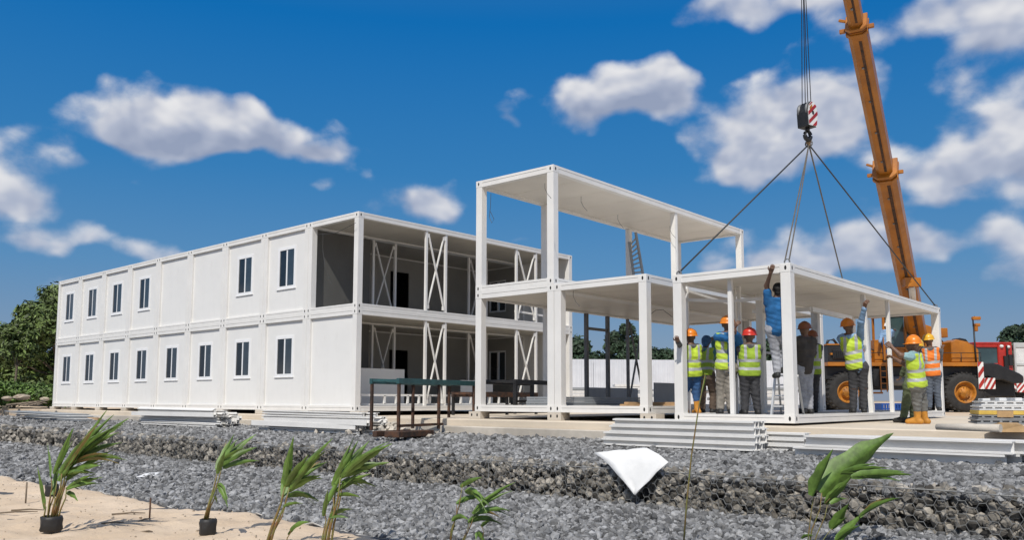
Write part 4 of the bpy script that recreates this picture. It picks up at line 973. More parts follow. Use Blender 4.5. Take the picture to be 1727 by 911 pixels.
mb = MB(); cbox(mb, 1384, 1422, 580.5, 582.8, -1.02, .62); cbox(mb, 1388, 1391, 596, 599, -1.1, -1); cbox(mb, 1412, 1418, 590, 600, -1.1, -1.04); mb.build('engine_trim', MT['yellow'], cr)
mb = MB(); cbox(mb, 1440, 1486, 588, 611, -.7, .9); cpoly(mb, [(1462, 611), (1462, 574), (1490, 574), (1512, 585), (1512, 611)], -1.0, -.2); mb.build('turntable', MT['yellow'], cr, .02)
# operator cab with glazing
cab = None
mb = MB()
shape = [(1476, 611), (1476, 534), (1496, 528), (1532, 528), (1545, 575), (1545, 611)]
for i in range(6):
    a, b = shape[i], shape[(i+1) % 6]
    for yy in (-1.12, -.12): mb.bar(cl(*a, yy), cl(*b, yy), .09, .09, 0, (0, 1, 0))
    mb.bar(cl(*a, -1.12), cl(*a, -.12), .09, .09)
mb.bar(cl(1512, 528, -1.12), cl(1512, 611, -1.12), .08, .08, 0, (0, 1, 0)); mb.bar(cl(1476, 588, -1.12), cl(1545, 588, -1.12), .08, .08, 0, (0, 1, 0))
cpoly(mb, [(1474, 533), (1496, 526), (1534, 526), (1536, 529), (1474, 536)], -1.2, -.04)
cab = mb.build('cab', MT['yellow'], cr, .01)
mb = MB(); cpoly(mb, [(1514, 586), (1514, 531), (1530, 531), (1541, 576), (1543, 586)], -1.10, -1.08); cpoly(mb, [(1478, 586), (1478, 537), (1497, 531), (1510, 531), (1510, 586)], -1.10, -1.08); mb.add([cl(1531, 531, -1.05), cl(1544, 576, -1.05), cl(1544, 576, -.2), cl(1531, 531, -.2)], [(0, 1, 2, 3)])
mb.build('cab_window', MT['cabglass'], cab)
mb = MB(); cpoly(mb, [(1478, 610), (1478, 590), (1543, 590), (1543, 610)], -1.10, -1.06); mb.build('cab_door', MT['yellow'], cab)
# turret plates and boom foot
mb = MB()
for yy in (.10, .95): cpoly(mb, [(1528, 611), (1536, 556), (1556, 540), (1580, 548), (1600, 575), (1604, 611)], yy, yy+.08)
cbox(mb, 1589, 1603, 551, 567, -.1, .3); cbox(mb, 1560, 1600, 585, 611, .18, .95); mb.build('turret', MT['yellow'], cr, .015)
mb = MB(); cpoly(mb, [(1588, 611), (1588, 577), (1596, 574), (1624, 582), (1633, 590), (1633, 611)], -1.05, .0); cpoly(mb, [(1592, 576), (1600, 572.5), (1620, 577), (1624, 581)], -.9, -.1); mb.build('hood', MT['yellow'], cr, .03)
mb = MB(); cpoly(mb, [(1604, 574), (1608, 570), (1618, 572), (1622, 577)], -.8, -.2); mb.build('hood_vent', MT['black'], cr)
mb = MB(); cpoly(mb, [(1634, 613), (1652, 612), (1662, 614), (1696, 629), (1703, 634), (1702, 645), (1684, 646), (1668, 640), (1654, 640), (1644, 634), (1634, 636)], -1.15, -.2); cbox(mb, 1636, 1700, 640, 668, -.6, .9); mb.build('front_fender', MT['black'], cr, .04)
mb = MB(); mb.tube([cl(1627, 612, -1.1), cl(1626, 590, -1.1), cl(1625.5, 552, -1.1)], .035, 8); mb.tube([cl(1625, 552, -1.1), cl(1625, 540, -1.1), cl(1628, 535, -1.1)], .03, 8); mb.build('mirror_pole', MT['black'], cr)
mb = MB(); cbox(mb, 1624, 1637, 535.5, 541, -1.18, -1.0); cbox(mb, 1627, 1635, 547, 552, -1.2, -1.0); cbox(mb, 1626, 1631, 552, 560, -1.2, -1.05); mb.build('mirror', MT['yellow'], cr, .02)
mb = MB(); mb.tube([cl(1628, 655, -1.12), cl(1628.5, 691, -1.12)], .05, 8); cbox(mb, 1623, 1634, 690, 693, -1.25, -.98); mb.build('outrigger', MT['dksteel'], cr)
def hazard(x0, x1, y0, y1, yy, parent, slope=1, step=7., frm=cbox):
    mb = MB(); cbox(mb, x0, x1, y0, y1, yy, yy+.03)
    x = x0-(y1-y0); w = step/2
    while x < x1+(y1-y0):                       # red diagonal bars clipped to the plate
        pts = []
        N = 24
        lo, hi = [], []
        for k in range(N+1):
            yv = y0+(y1-y0)*k/N; s = x+(yv-y0)*slope if slope > 0 else x+(y1-yv)*(-slope)
            a, b = max(x0, s), min(x1, s+w)
            if b > a+.05: lo.append((a, yv)); hi.append((b, yv))
        if len(lo) > 1: cpoly(mb, lo+hi[::-1], yy-.006, yy-.001, 1)
        x += step
    return mb.build('hazard_plate', [MT['signwhite'], MT['red']], parent)
hazard(1624, 1633, 611, 655, -1.34, cr, -.7, 13); hazard(1634, 1651, 637, 655, -1.34, cr, -.6, 8.5)
# boom
B0 = at(1551, 585, 36.3); B1 = at(1354, -420, 18.6)
ci = Matrix.Translation(Vector((co.x, co.y, ZS-.02))) @ Matrix.Rotation(YAW, 4, 'Z'); ci = ci.inverted()
def bpt(px_y):                                  # point on the boom axis seen at image height y
    lo, hi = 0., 1.
    for _ in range(40):
        m = (lo+hi)/2
        if proj(B0.lerp(B1, m))[1] > px_y: lo = m
        else: hi = m
    return B0.lerp(B1, lo)
bd = (B1-B0).normalized(); bside = bd.cross(Vector((0, 0, 1))).normalized(); bup = bside.cross(bd)
def bsec(mb, p, q, w, h, mi=0):                 # box section with chamfered lower corners
    c = .22*w; prof = [(-w/2, h/2), (w/2, h/2), (w/2, -h/2+c), (w/2-c, -h/2), (-w/2+c, -h/2), (-w/2, -h/2+c)]
    vs = [ci @ (e+bside*a+bup*b) for e in (p, q) for a, b in prof]; n = 6
    mb.add(vs, [tuple(range(n))[::-1], tuple(range(n, 2*n))]+[(i, (i+1) % n, n+(i+1) % n, n+i) for i in range(n)], mi)
Pa, Pb = bpt(289), bpt(44)
boom = None
for (nm, p, q, w, h) in (('boom_section', B0, Pa, .66, .74), ('boom_section', Pa, Pb, .50, .58), ('boom_section', Pb, B1, .38, .45)):
    mb = MB(); bsec(mb, p, q, w, h); o = mb.build(nm, MT['yellow'], cr, .02)
    sm = MB(); L = (q-p).length                 # stickers, bolts and wear pads along the right side
    k = .4
    while k < L-.5:
        a = p+bd*k+bside*(w/2+.004)+bup*(h*.05); s = rnd.uniform(.15, .5)
        e = [a+bup*h*.1, a+bup*h*.1+bd*s, a-bup*h*.1+bd*s, a-bup*h*.1]
        sm.prism([ci @ v for v in e], (ci.to_3x3() @ (bside*.012)), rnd.choice([0, 0, 1])); k += s+rnd.uniform(.25, .9)
    sm.build('side_plate', [MT['black'], MT['silver']], o)
    gs = MB(); gs.bar(ci @ (p+bd*.3-bup*(h/2+.002)-bside*w*.12), ci @ (q-bd*.3-bup*(h/2+.002)-bside*w*.12), w*.16, .006, 0, tuple(ci.to_3x3() @ bup)); gs.build('grease_strip', MT['rust'], o)
    sm = MB(); k = .8
    while k < L-.4:
        a = p+bd*k-bup*(h/2+.01); sm.bar(ci @ (a-bd*.03), ci @ (a+bd*.03), .06, .04); k += 1.35
    sm.build('bolt', MT['dksteel'], o)
for (p, w, h) in ((Pa, .80, .88), (Pb, .60, .68)):
    mb = MB(); bsec(mb, p-bd*.16, p-bd*.04, w, h); bsec(mb, p+bd*.06, p+bd*.16, w*.97, h*.97)
    for s in (-1, 1): mb.bar(ci @ (p+bside*s*w*.5-bup*.1), ci @ (p+bside*s*(w*.5+.16)-bup*.1), .1, .12)
    mb.bar(ci @ (p+bside*w*.5+bup*.3), ci @ (p+bside*(w*.5+.2)+bup*.42), .08, .08)
    mb.build('boom_collar', MT['yellow'], cr, .015)
mb = MB(); hp = B1; bsec(mb, hp, hp+bd*.7, .5, .9); mb.lathe([(.0, -.2), (.32, -.2), (.32, .2), (0, .2)], 24, 'y', ci @ (hp+bd*.5-bup*.45)); mb.build('boom_head', MT['yellow'], cr)
mb = MB(); a = ci @ (bpt(462)-bup*.55-bside*.22); b = ci @ (at(1546, 575, 36.6)); mb.tube([a, a.lerp(b, .40)], .12, 14); mb.tube([a.lerp(b, .34), b], .19, 16); mb.build('lift_cylinder', MT['alu'], cr)
mb = MB(); mb.bar(a+Vector((-.3, 0, .1)), a+Vector((.3, 0, .1)), .3, .34); p = ci @ (bpt(462)-bup*.34); mb.bar(a, p, .4, .3); mb.build('cylinder_bracket', MT['yellow'], cr)
# machinery below and beside the deck
mb = MB()
for k in range(5): mb.tube([cl(1424+k*2.4, 606, -1.0), cl(1427+k*2.4, 618+k, -1.12), cl(1446+k*3, 624+k*3, -1.18), cl(1462+k*3, 616, -1.05)], .018, 6)
mb.tube([cl(1400, 583, -.9), cl(1430, 578, -.9), cl(1464, 592, -.95)], .03, 6); mb.build('hydraulic_hose', MT['cable'], cr)
mb = MB(); mb.tube([cl(1478, 642, -1.12), cl(1510, 642, -1.12)], .20, 16); mb.build('air_tank', MT['dksteel'], cr)
mb = MB(); cbox(mb, 1528, 1562, 626, 650, -1.26, -.95); cbox(mb, 1530, 1560, 637, 638.5, -1.275, -1.26); mb.build('tool_box', MT['black'], cr, .02)
mb = MB(); mb.bar(cl(1466, 618, -1.25), cl(1466, 660, -1.25), .04); mb.bar(cl(1476, 618, -1.25), cl(1476, 660, -1.25), .04)
for k in range(4): mb.bar(cl(1466, 626+k*10, -1.25), cl(1476, 626+k*10, -1.25), .04)
mb.build('access_ladder', MT['yellow'], cr)
mb = MB()
for k in range(7): mb.tube([cl(1440+k*32, 611, -1.22), cl(1440+k*32, 596, -1.22)], .016, 6)
mb.tube([cl(1440, 596, -1.22), cl(1472, 596, -1.22)], .016, 6); mb.tube([cl(1568, 596, -1.22), cl(1632, 596, -1.22)], .016, 6); mb.build('hand_rail', MT['black'], cr)
# ---- hook block, ropes, slings
DH = 18.7; hc = at(1361, 195, DH)
hk = thing('hook_block', 'black crane hook block with red and white striped cheek hanging on wire ropes', 'hook block', hc, YAW+math.radians(33))
kx = DH/F
prof = [(-.15, -.28), (-.17, .05), (-.13, .20), (-.05, .285), (.06, .285), (.14, .20), (.175, .02), (.13, -.28)]
mb = MB(); mb.prism([(x, -.15, z) for x, z in prof], (0, .30, 0)); mb.build('block_body', MT['black'], hk, .015)
mb = MB(); sc = [(x*.94, -.156, z*.95) for x, z in prof]; mb.prism(sc, (0, .005, 0))
def clipstripe(c, w):                           # diagonal red bars on the cheek
    lo, hi = [], []
    P = [(x*.92, z*.93) for x, z in prof]
    for k in range(41):
        z = -.26+.525*k/40; xs = []
        for i in range(len(P)):
            (xa, za), (xb, zb_) = P[i], P[(i+1) % len(P)]
            if (za-z)*(zb_-z) < 0: xs.append(xa+(xb-xa)*(z-za)/(zb_-za))
        if len(xs) < 2: continue
        s = c+z*1.15; a, b = max(min(xs), s-w), min(max(xs), s+w)
        if b > a+.004: lo.append((a, -.160, z)); hi.append((b, -.160, z))
    if len(lo) > 1: mb.prism(lo+hi[::-1], (0, .003, 0), 1)
for c in (-.36, -.14, .10, .33): clipstripe(c, .052)
mb.prism([(.035*math.cos(t), -.163, .03+.045*math.sin(t)) for t in np.linspace(0, 6.28, 14, endpoint=False)], (0, .002, 0), 2)
mb.prism([(-.11, -.162, .13), (-.03, -.162, .22), (-.02, -.162, .16), (-.10, -.162, .07)], (0, .002, 0), 3)
mb.build('striped_cheek', [MT['signwhite'], MT['red'], MT['black'], MT['yellow2']], hk)
mb = MB(); mb.lathe([(0, -.12), (.19, -.12), (.19, -.09), (.13, -.06), (.13, .06), (.19, .09), (.19, .12), (0, .12)], 24, 'y', (0, 0, .10)); mb.build('sheave', MT['dksteel'], hk)
mb = MB(); mb.tube([(0, 0, -.26), (0, 0, -.36)], .05, 10)
pts = [(0, 0, -.34)]+[(.0+.095*math.sin(t), 0, -.445+.095*math.cos(t)) for t in np.linspace(.35, 5.35, 16)]
mb.tube(pts, [.045]+[.035+.018*math.sin(k/15*3.1) for k in range(16)], 10); mb.build('hook', MT['black'], hk)
ring = at(1364, 239, DH)
for k, (ox, oy, tx_) in enumerate(((-.125, -.06, 1347.5), (-.08, .06, 1349.5), (.075, -.06, 1339), (.125, .06, 1341.5))):
    R_ = Matrix.Rotation(YAW+math.radians(33), 3, 'Z'); a = hc+R_ @ Vector((ox, oy, .12)); b = at(tx_, -420, 18.7)
    o = MB().tube([a, b], .009, 6).build('hoist_rope', MT['rope']); tag(o, ['leftmost thin steel hoist rope above the hook block', 'second hoist rope from the left above the hook block', 'third hoist rope from the left above the hook block', 'rightmost thin steel hoist rope above the hook block'][k], 'rope', 'hoist ropes of the crane')
sg = thing('sling_ring', 'brown knot of sling eyes gathered on the crane hook', 'sling', ring)
mb = MB(); mb.tube([(0, 0, .12), (.025, .01, .04), (-.01, 0, -.03), (.01, 0, -.10)], [.03, .045, .05, .035], 8); mb.tube([(.03, 0, .10), (-.04, 0, .02), (.03, 0, -.06)], .022, 6); mb.build('eye_bundle', MT['wood'], sg)
mb = MB(); mb.tube([(.075*math.cos(t), 0, -.04+.075*math.sin(t)) for t in np.linspace(0, 6.3, 16)], .016, 6); mb.build('shackle', MT['dksteel'], sg)
for k, (x, y, lab) in enumerate(((-WU+.1, .1, 'dark sling running down left to the left corner of the lifted frame'), (-.1, .1, 'sling running down to the near corner of the lifted frame'), (-WU+.1, LL-.1, 'sling running down to the hidden far corner of the lifted frame'), (-.1, LL-.1, 'dark sling running down right to the right end of the lifted frame'))):
    e = lp(x, y, HB+.01); sl_ = thing('lifting_sling', lab, 'sling', e, 0, 'slings from the hook to the lifted frame'); d = ring+Vector((0, 0, -.06))-e
    if k == 1:
        for s in (-.018, .018): MB().tube([Vector((s*2.2, 0, .05)), d*.5+Vector((s*1.5, 0, 0)), d], .013, 6).build('rope', MT['sling'], sl_)
    else: MB().tube([Vector((0, 0, .05)), d], .017, 6).build('rope', MT['rope' if k != 2 else 'sling'], sl_)
    MB().tube([(.05*math.cos(t), 0, .03+.05*math.sin(t)) for t in np.linspace(0, 6.3, 12)], .014, 6).build('shackle', MT['dksteel'], sl_)
# ---- red truck behind the crane
DT = 40; KT = DT/F; to = at(1632, 693, DT); tr = thing('red_truck', 'red truck with black window and open silver side door behind the crane', 'truck', (to.x, to.y, ZS-.02), YAW)
def tl(px, py, y=0.): return Vector(((px-1632)*KT, y, (691-py)*KT))
def tbox(mb, x0, x1, y0, y1, d0, d1, mi=0): return mb.box(tuple(tl(x0, y1, d0)), tuple(tl(x1, y0, d1)), mi)
mb = MB(); tbox(mb, 1628, 1692, 577, 581, -1, 1.2); tbox(mb, 1628, 1632, 581, 642, -1, 1.2); tbox(mb, 1668, 1692, 581, 642, -1, 1.2); tbox(mb, 1632, 1668, 612, 642, -1, 1.2); tbox(mb, 1632, 1668, 581, 586, -1, 1.2)
body = mb.build('body', MT['red'], tr, .03)
mb = MB(); tbox(mb, 1632, 1668, 586, 612, -.93, 1.0); mb.build('window', MT['cabglass'], tr)
mb = MB(); tbox(mb, 1681, 1684, 583, 640, -1.06, -1.0); tbox(mb, 1676, 1680, 600, 620, -1.1, -1.0); tbox(mb, 1684, 1690, 598, 616, -1.1, -1.0); mb.build('grille', MT['black'], tr)
for (px, py) in ((1674, 584), (1685, 585)):
    mb = MB(); mb.lathe([(0, -1.10), (.06, -1.09), (.08, -1.0)], 14, 'y', tl(px, py)); mb.build('lamp', MT['signwhite'], tr)
mb = MB()
for (x0, x1, y0, y1) in ((1693, 1696, 578, 660), (1720, 1724, 580, 664), (1696, 1720, 578, 586), (1696, 1720, 612, 616), (1696, 1720, 654, 660)): tbox(mb, x0, x1, y0, y1, -1.1, -1.0)
dr = mb.build('door', MT['silver'], tr, .01)
mb = MB(); tbox(mb, 1696, 1720, 586, 612, -1.06, -1.03); tbox(mb, 1696, 1720, 616, 654, -1.06, -1.03); mb.build('door_panel', MT['lgrey'], dr)
mb = MB(); tbox(mb, 1713, 1717, 620, 645, -1.22, -1.12); mb.bar(tl(1706, 636, -1.15), tl(1714, 622, -1.15), .05, .05); mb.build('mirror', MT['black'], tr, .02)
mb = MB(); tbox(mb, 1630, 1728, 655, 668, -.9, 1.1); tbox(mb, 1693, 1726, 640, 656, -.9, 1.0); mb.build('chassis', MT['black'], tr)
for px in (1655, 1712):
    for sy in (-.8, .9):
        mb = MB(); mb.lathe([(.2, -.2), (.5, -.2), (.58, -.12), (.58, .12), (.5, .2), (.2, .2)], 28, 'y', tl(px, 670.5, sy)); w_ = mb.build('wheel', MT['tyre'], tr)
        mb = MB(); mb.lathe([(.0, -.16), (.2, -.17), (.22, -.205)], 20, 'y', tl(px, 670.5, sy)); mb.build('rim', MT['dksteel'], w_)
_cl = cl
def cl(px, py, y=0.): return tl(px, py, y)
hazard(1669, 1691, 640, 655, -1.2, tr, .9, 9); hazard(1692, 1722, 643, 660, -1.2, tr, -.9, 8)
mb = MB(); mb.prism([tl(1672, 652, -1.215), tl(1676, 647, -1.215), tl(1683, 645, -1.215), tl(1688, 648, -1.215), tl(1684, 653, -1.215), tl(1676, 654, -1.215)], (0, .004, 0)); mb.build('green_patch', MT['hiviz'], tr)
cl = _cl
# ================================================================== PEOPLE
def surfnets(val, org, h):
    ins = val < 0; nx, ny, nz = val.shape
    c = [ins[i:nx-1+i, j:ny-1+j, k:nz-1+k] for i in (0, 1) for j in (0, 1) for k in (0, 1)]
    cnt = sum(x.astype(np.int8) for x in c); act = (cnt > 0) & (cnt < 8)
    idx = -np.ones(act.shape, np.int64); A = np.argwhere(act); idx[act] = np.arange(len(A))
    acc = np.zeros((len(A), 3)); num = np.zeros(len(A)); off = [(i, j, k) for i in (0, 1) for j in (0, 1) for k in (0, 1)]
    for a in range(8):
        for b in range(a+1, 8):
            if sum(abs(off[a][m]-off[b][m]) for m in range(3)) != 1: continue
            oa, ob = np.array(off[a]), np.array(off[b]); va = val[tuple((A+oa).T)]; vb_ = val[tuple((A+ob).T)]
            m = (va < 0) != (vb_ < 0); t = np.where(m, va/np.where(m, va-vb_, 1), 0)
            acc += np.where(m[:, None], oa+(ob-oa)*t[:, None], 0); num += m
    V = (A+acc/num[:, None])*h+org; Q = []
    for ax in range(3):
        s0 = [slice(None)]*3; s1 = [slice(None)]*3; s0[ax] = slice(0, -1); s1[ax] = slice(1, None)
        a, b = ins[tuple(s0)], ins[tuple(s1)]; E = np.argwhere(a != b); o1, o2 = [(1, 2), (2, 0), (0, 1)][ax]
        E = E[(E[:, o1] > 0) & (E[:, o2] > 0) & (E[:, o1] < val.shape[o1]-1) & (E[:, o2] < val.shape[o2]-1)]
        def cell(d1, d2):
            e = E.copy(); e[:, o1] -= d1; e[:, o2] -= d2; return idx[tuple(e.T)]
        q = np.stack([cell(1, 1), cell(0, 1), cell(0, 0), cell(1, 0)], 1); fl = a[tuple(E.T)]
        q = np.where(fl[:, None], q, q[:, ::-1]); Q.append(q)
    return V, np.concatenate(Q)
def sdf_mesh(caps, h, k=.03, inflate=0., wrinkle=0., cut=None, seed=0):
    """smooth union of round cones -> (V, quads); caps: (a, b, ra, rb)"""
    P = np.array([list(c[0]) for c in caps]+[list(c[1]) for c in caps]); r = max(max(c[2], c[3]) for c in caps)+inflate+.05
    lo = P.min(0)-r; hi = P.max(0)+r; n = np.ceil((hi-lo)/h).astype(int)+1
    val = np.full(n, .25, np.float32); ax = [lo[i]+h*np.arange(n[i]) for i in range(3)]
    for (a, b, ra, rb) in caps:
        a = np.array(a, float); b = np.array(b, float); R = max(ra, rb)+inflate+.07
        l = np.maximum(((np.minimum(a, b)-R-lo)/h).astype(int), 0); u = np.minimum(((np.maximum(a, b)+R-lo)/h).astype(int)+2, n)
        X, Y, Z = np.meshgrid(*[ax[i][l[i]:u[i]] for i in range(3)], indexing='ij'); d = b-a; L2 = max(d@d, 1e-9)
        t = np.clip(((X-a[0])*d[0]+(Y-a[1])*d[1]+(Z-a[2])*d[2])/L2, 0, 1)
        dist = np.sqrt((X-a[0]-d[0]*t)**2+(Y-a[1]-d[1]*t)**2+(Z-a[2]-d[2]*t)**2)-(ra+(rb-ra)*t)-inflate
        s = val[l[0]:u[0], l[1]:u[1], l[2]:u[2]]; hh = np.clip(.5+.5*(s-dist)/k, 0, 1)
        val[l[0]:u[0], l[1]:u[1], l[2]:u[2]] = s*(1-hh)+dist*hh-k*hh*(1-hh)
    if wrinkle or cut:
        X, Y, Z = np.meshgrid(*ax, indexing='ij')
        if wrinkle: val = val+wrinkle*(np.sin(X*37+Z*29+seed)*np.sin(Y*33-Z*41+seed*2)+.6*np.sin(Z*67+X*21+Y*13))
        if cut: val = np.maximum(val, cut(X, Y, Z))
    return surfnets(val, lo, h)
def vv(*a): return Vector(a)
def hand_caps(w, d, nrm, s, curl=.6):
    """palm, four unequal bent fingers and a thumb from wrist w along d; fingers curl towards nrm"""
    d = d.normalized(); side = d.cross(nrm).normalized(); nrm = side.cross(d).normalized(); c = []
    pe = w+d*.085*s
    for f in (-.026, -.009, .009, .026): c.append((w+side*f*.8*s, pe+side*f*1.15*s, .017*s, .014*s))
    for i, (f, L) in enumerate(((-.031, .062), (-.0105, .075), (.0105, .080), (.031, .070))):
        a = pe+side*f*s; d1 = (d*math.cos(curl)+nrm*math.sin(curl)); b = a+d1*L*.52*s; d2 = (d*math.cos(curl*2.3)+nrm*math.sin(curl*2.3)); e = b+d2*L*.5*s
        c += [(a, b, .0095*s, .0088*s), (b, e, .0088*s, .0072*s)]
    t0 = w+d*.025*s+side*.03*s; t1 = t0+(d*.5+side*.75+nrm*.3).normalized()*.042*s; t2 = t1+(d*.6+side*.1+nrm*.75).normalized()*.036*s
    c += [(t0, t1, .013*s, .0105*s), (t1, t2, .0105*s, .0085*s)]
    return c
def person(label, cx_, D, floor, facing, J, top, legs, boots, head, vest=None, open_side=False, sleeve=1., s=1., skin='skin', group='construction workers', boot_h=.12, kneeband=False, gloves=None):
    up = vv(0, 0, 1); rc = vv(math.cos(YAW), math.sin(YAW), 0); fc = vv(-math.sin(YAW), math.cos(YAW), 0)
    f = (rc*facing[0]+fc*facing[1]).normalized(); r = f.cross(up).normalized()
    W_ = {k: at(v[0], v[1], D+(v[2] if len(v) > 2 else 0)) for k, v in J.items() if k not in ('w', 'look', 'gL', 'gR')}
    low = min(W_['aL'].z, W_['aR'].z)-.085*s
    base = W_['pel'].copy(); base.z = floor if floor is not None else low; dz = (floor-low) if floor is not None else 0
    for k in W_: W_[k] = W_[k]-base+vv(0, 0, dz)
    pel, nk, hd = W_['pel'], W_['nk'], W_['hd']; sp = (nk-pel).normalized()
    w_sh = J.get('w', (.175,))[0]*s
    sL = nk-r*w_sh-sp*.055*s; sR = nk+r*w_sh-sp*.055*s; hL = pel-r*.085*s; hR = pel+r*.085*s
    che = nk-sp*.20*s; wai = pel.lerp(nk, .36)
    eL, eR, wL, wR, kL, kR, aL, aR = [W_[k] for k in ('eL', 'eR', 'wL', 'wR', 'kL', 'kR', 'aL', 'aR')]
    torso = [(nk-sp*.04*s-r*.10*s, wai-r*.06*s, .085*s, .095*s), (nk-sp*.04*s+r*.10*s, wai+r*.06*s, .085*s, .095*s), (che-r*.08*s, che+r*.08*s, .105*s, .105*s), (wai, pel, .115*s, .12*s), (wai-r*.06*s, pel-r*.06*s, .09*s, .1*s), (wai+r*.06*s, pel+r*.06*s, .09*s, .1*s)]
    arms = [(sL, eL, .058*s, .044*s), (eL, wL, .044*s, .031*s), (sR, eR, .058*s, .044*s), (eR, wR, .044*s, .031*s), (sL, nk, .055*s, .06*s), (sR, nk, .055*s, .06*s)]
    lg = [(hL, kL, .088*s, .060*s), (kL, aL, .060*s, .043*s), (hR, kR, .088*s, .060*s), (kR, aR, .060*s, .043*s), (hL, hR, .10*s, .10*s)]
    ft = []
    fts = {}
    for nm, a, kk in (('L', aL, kL), ('R', aR, kR)):
        toe = a+f*.155*s+(-r if nm == 'L' else r)*.025*s-up*.045*s; heel = a-f*.05*s-up*.04*s; ft += [(a, toe, .042*s, .034*s), (heel, toe, .036*s, .032*s), (a, heel, .042*s, .038*s)]; fts[nm] = (a, toe, heel, kk)
    hu = (hd-nk).normalized(); hu = (hu+up*.6).normalized(); hf = (f-hu*f.dot(hu)).normalized()
    if 'look' in J: lk = rc*J['look'][0]+fc*J['look'][1]; hf = (lk-hu*lk.dot(hu)).normalized()
    hr = hf.cross(hu)
    hc_ = [(hd+hu*.03*s-hf*.01*s, hd+hu*.02*s+hf*.02*s, .088*s, .086*s), (hd+hf*.03*s, hd-hu*.075*s+hf*.055*s, .072*s, .045*s), (nk-sp*.02, hd-hu*.04*s, .056*s, .055*s),
           (hd+hf*.095*s, hd-hu*.03*s+hf*.108*s, .012*s, .017*s), (hd+hf*.085*s+hu*.022*s-hr*.03*s, hd+hf*.085*s+hu*.022*s+hr*.03*s, .014*s, .014*s), (hd-hu*.062*s+hf*.088*s-hr*.016*s, hd-hu*.062*s+hf*.088*s+hr*.016*s, .012*s, .012*s)]
    for q in (-1, 1): hc_.append((hd+hr*q*.086*s+hu*.012*s, hd+hr*q*.088*s-hu*.022*s, .017*s, .013*s))
    root = thing('person', label, 'person', base, 0, group)
    V1, Q1 = sdf_mesh(torso+arms+lg+ft+hc_, .0135, .03)
    Vs, Qs = [V1], [Q1]; n = len(V1)
    for (e, w, k) in ((eL, wL, 'gL'), (eR, wR, 'gR')):
        nrm = rc*J[k][0]+fc*J[k][1]+up*J[k][2] if k in J else f
        v2, q2 = sdf_mesh(hand_caps(w, w-e, nrm, s*1.05), .0062, .006); Vs.append(v2); Qs.append(q2+n); n += len(v2)
    o = link('body', npmesh('body', np.concatenate(Vs), np.concatenate(Qs), MT[skin], True), root)
    ey = MB()
    for q in (-1, 1): ey.lathe([(0, -.009*s), (.008*s, -.004*s), (.009*s, 0), (.008*s, .004*s), (0, .009*s)], 8, 'z', hd+hf*.088*s+hr*q*.032*s+hu*.005*s)
    ey.build('eyes', MT['black'], root)
    # clothing
    sl_ = []
    for a, b, c in ((sL, eL, wL), (sR, eR, wR)):
        if sleeve >= 1: sl_ += [(a, b, .058*s, .048*s), (b, b.lerp(c, .93), .046*s, .036*s)]
        else: sl_ += [(a, a.lerp(b, sleeve), .060*s, .054*s)]
    V, Q = sdf_mesh(torso+sl_+[(sL, nk, .055*s, .055*s), (sR, nk, .055*s, .055*s)], .014, .035, .013 if vest else .024, .0035, seed=cx_, cut=lambda X, Y, Z: np.minimum((X-nk.x)*sp.x+(Y-nk.y)*sp.y+(Z-nk.z)*sp.z-.035, .12*s-np.hypot(X-nk.x, Y-nk.y)))
    link('shirt', npmesh('shirt', V, Q, MT[top], True), root)
    ek = .9 if boot_h < .2 else .42
    V, Q = sdf_mesh([(hL, kL, .090*s, .066*s), (kL, kL.lerp(aL, ek), .066*s, .054*s), (hR, kR, .090*s, .066*s), (kR, kR.lerp(aR, ek), .066*s, .054*s), (hL, hR, .103*s, .103*s), (pel, wai.lerp(pel, .55), .118*s, .112*s), (hL, pel+sp*.09*s-r*.05*s, .095*s, .095*s), (hR, pel+sp*.09*s+r*.05*s, .095*s, .095*s)], .014, .03, .016, .0045, seed=cx_+3, cut=lambda X, Y, Z: (X-pel.x)*sp.x+(Y-pel.y)*sp.y+(Z-pel.z)*sp.z-.13*s)
    tro = link('trousers', npmesh('trousers', V, Q, MT[legs], True), root)
    if kneeband:
        for kk, aa in ((kL, aL), (kR, aR)):
            dd = (aa-kk).normalized(); c = kk+dd*.03; mb = MB(); pr = [(.083*s, -.012), (.085*s, 0), (.083*s, .012)]; mb.lathe(pr, 20, 'z', c); mb.build('knee_band', MT['rust'], tro)
    for nm, (a, toe, heel, kk) in fts.items():
        shaft = a.lerp(kk, boot_h/.42)
        V, Q = sdf_mesh([(a, toe, .044*s, .038*s), (heel, toe, .039*s, .036*s), (a, heel, .044*s, .042*s), (a, shaft, .048*s, .056*s)], .0105, .02, .008, cut=lambda X, Y, Z: -(Z-(min(toe.z, heel.z)-.045*s)))
        link('boot', npmesh('boot', V, Q, MT[boots], True), root)
    if vest:
        tv = torso+[(sL.lerp(nk, .25), nk-sp*.03, .05*s, .05*s), (sR.lerp(nk, .25), nk-sp*.03, .05*s, .05*s), (pel+sp*.05*s-r*.06*s, pel+sp*.05*s+r*.06*s, .125*s, .125*s)]
        hN = (nk-pel).dot(sp)
        def cut(X, Y, Z):
            t = (X-pel.x)*sp.x+(Y-pel.y)*sp.y+(Z-pel.z)*sp.z; x = (X-nk.x)*r.x+(Y-nk.y)*r.y
            y = (X-nk.x)*f.x+(Y-nk.y)*f.y
            return np.maximum(np.maximum(t-(hN+.02), -t-.02), np.maximum((x+.02 if open_side else np.abs(x)-.205*s), .07*s-np.sqrt(x*x+((t-hN-.02)*1.0)**2)))
        V, Q = sdf_mesh(tv, .0115, .03, .032, .0035, cut, cx_+5)
        me = npmesh('vest', V, Q, [MT[vest], MT['reflect']], True)
        C = V[Q].mean(1); rel = C-np.array(pel); t = rel@np.array(sp)/hN; x = (C-np.array(nk))@np.array(r)
        band = ((t > .17) & (t < .27)) | ((t > .44) & (t < .54)) | ((t >= .54) & (np.abs(np.abs(x)-.10*s) < .026*s))
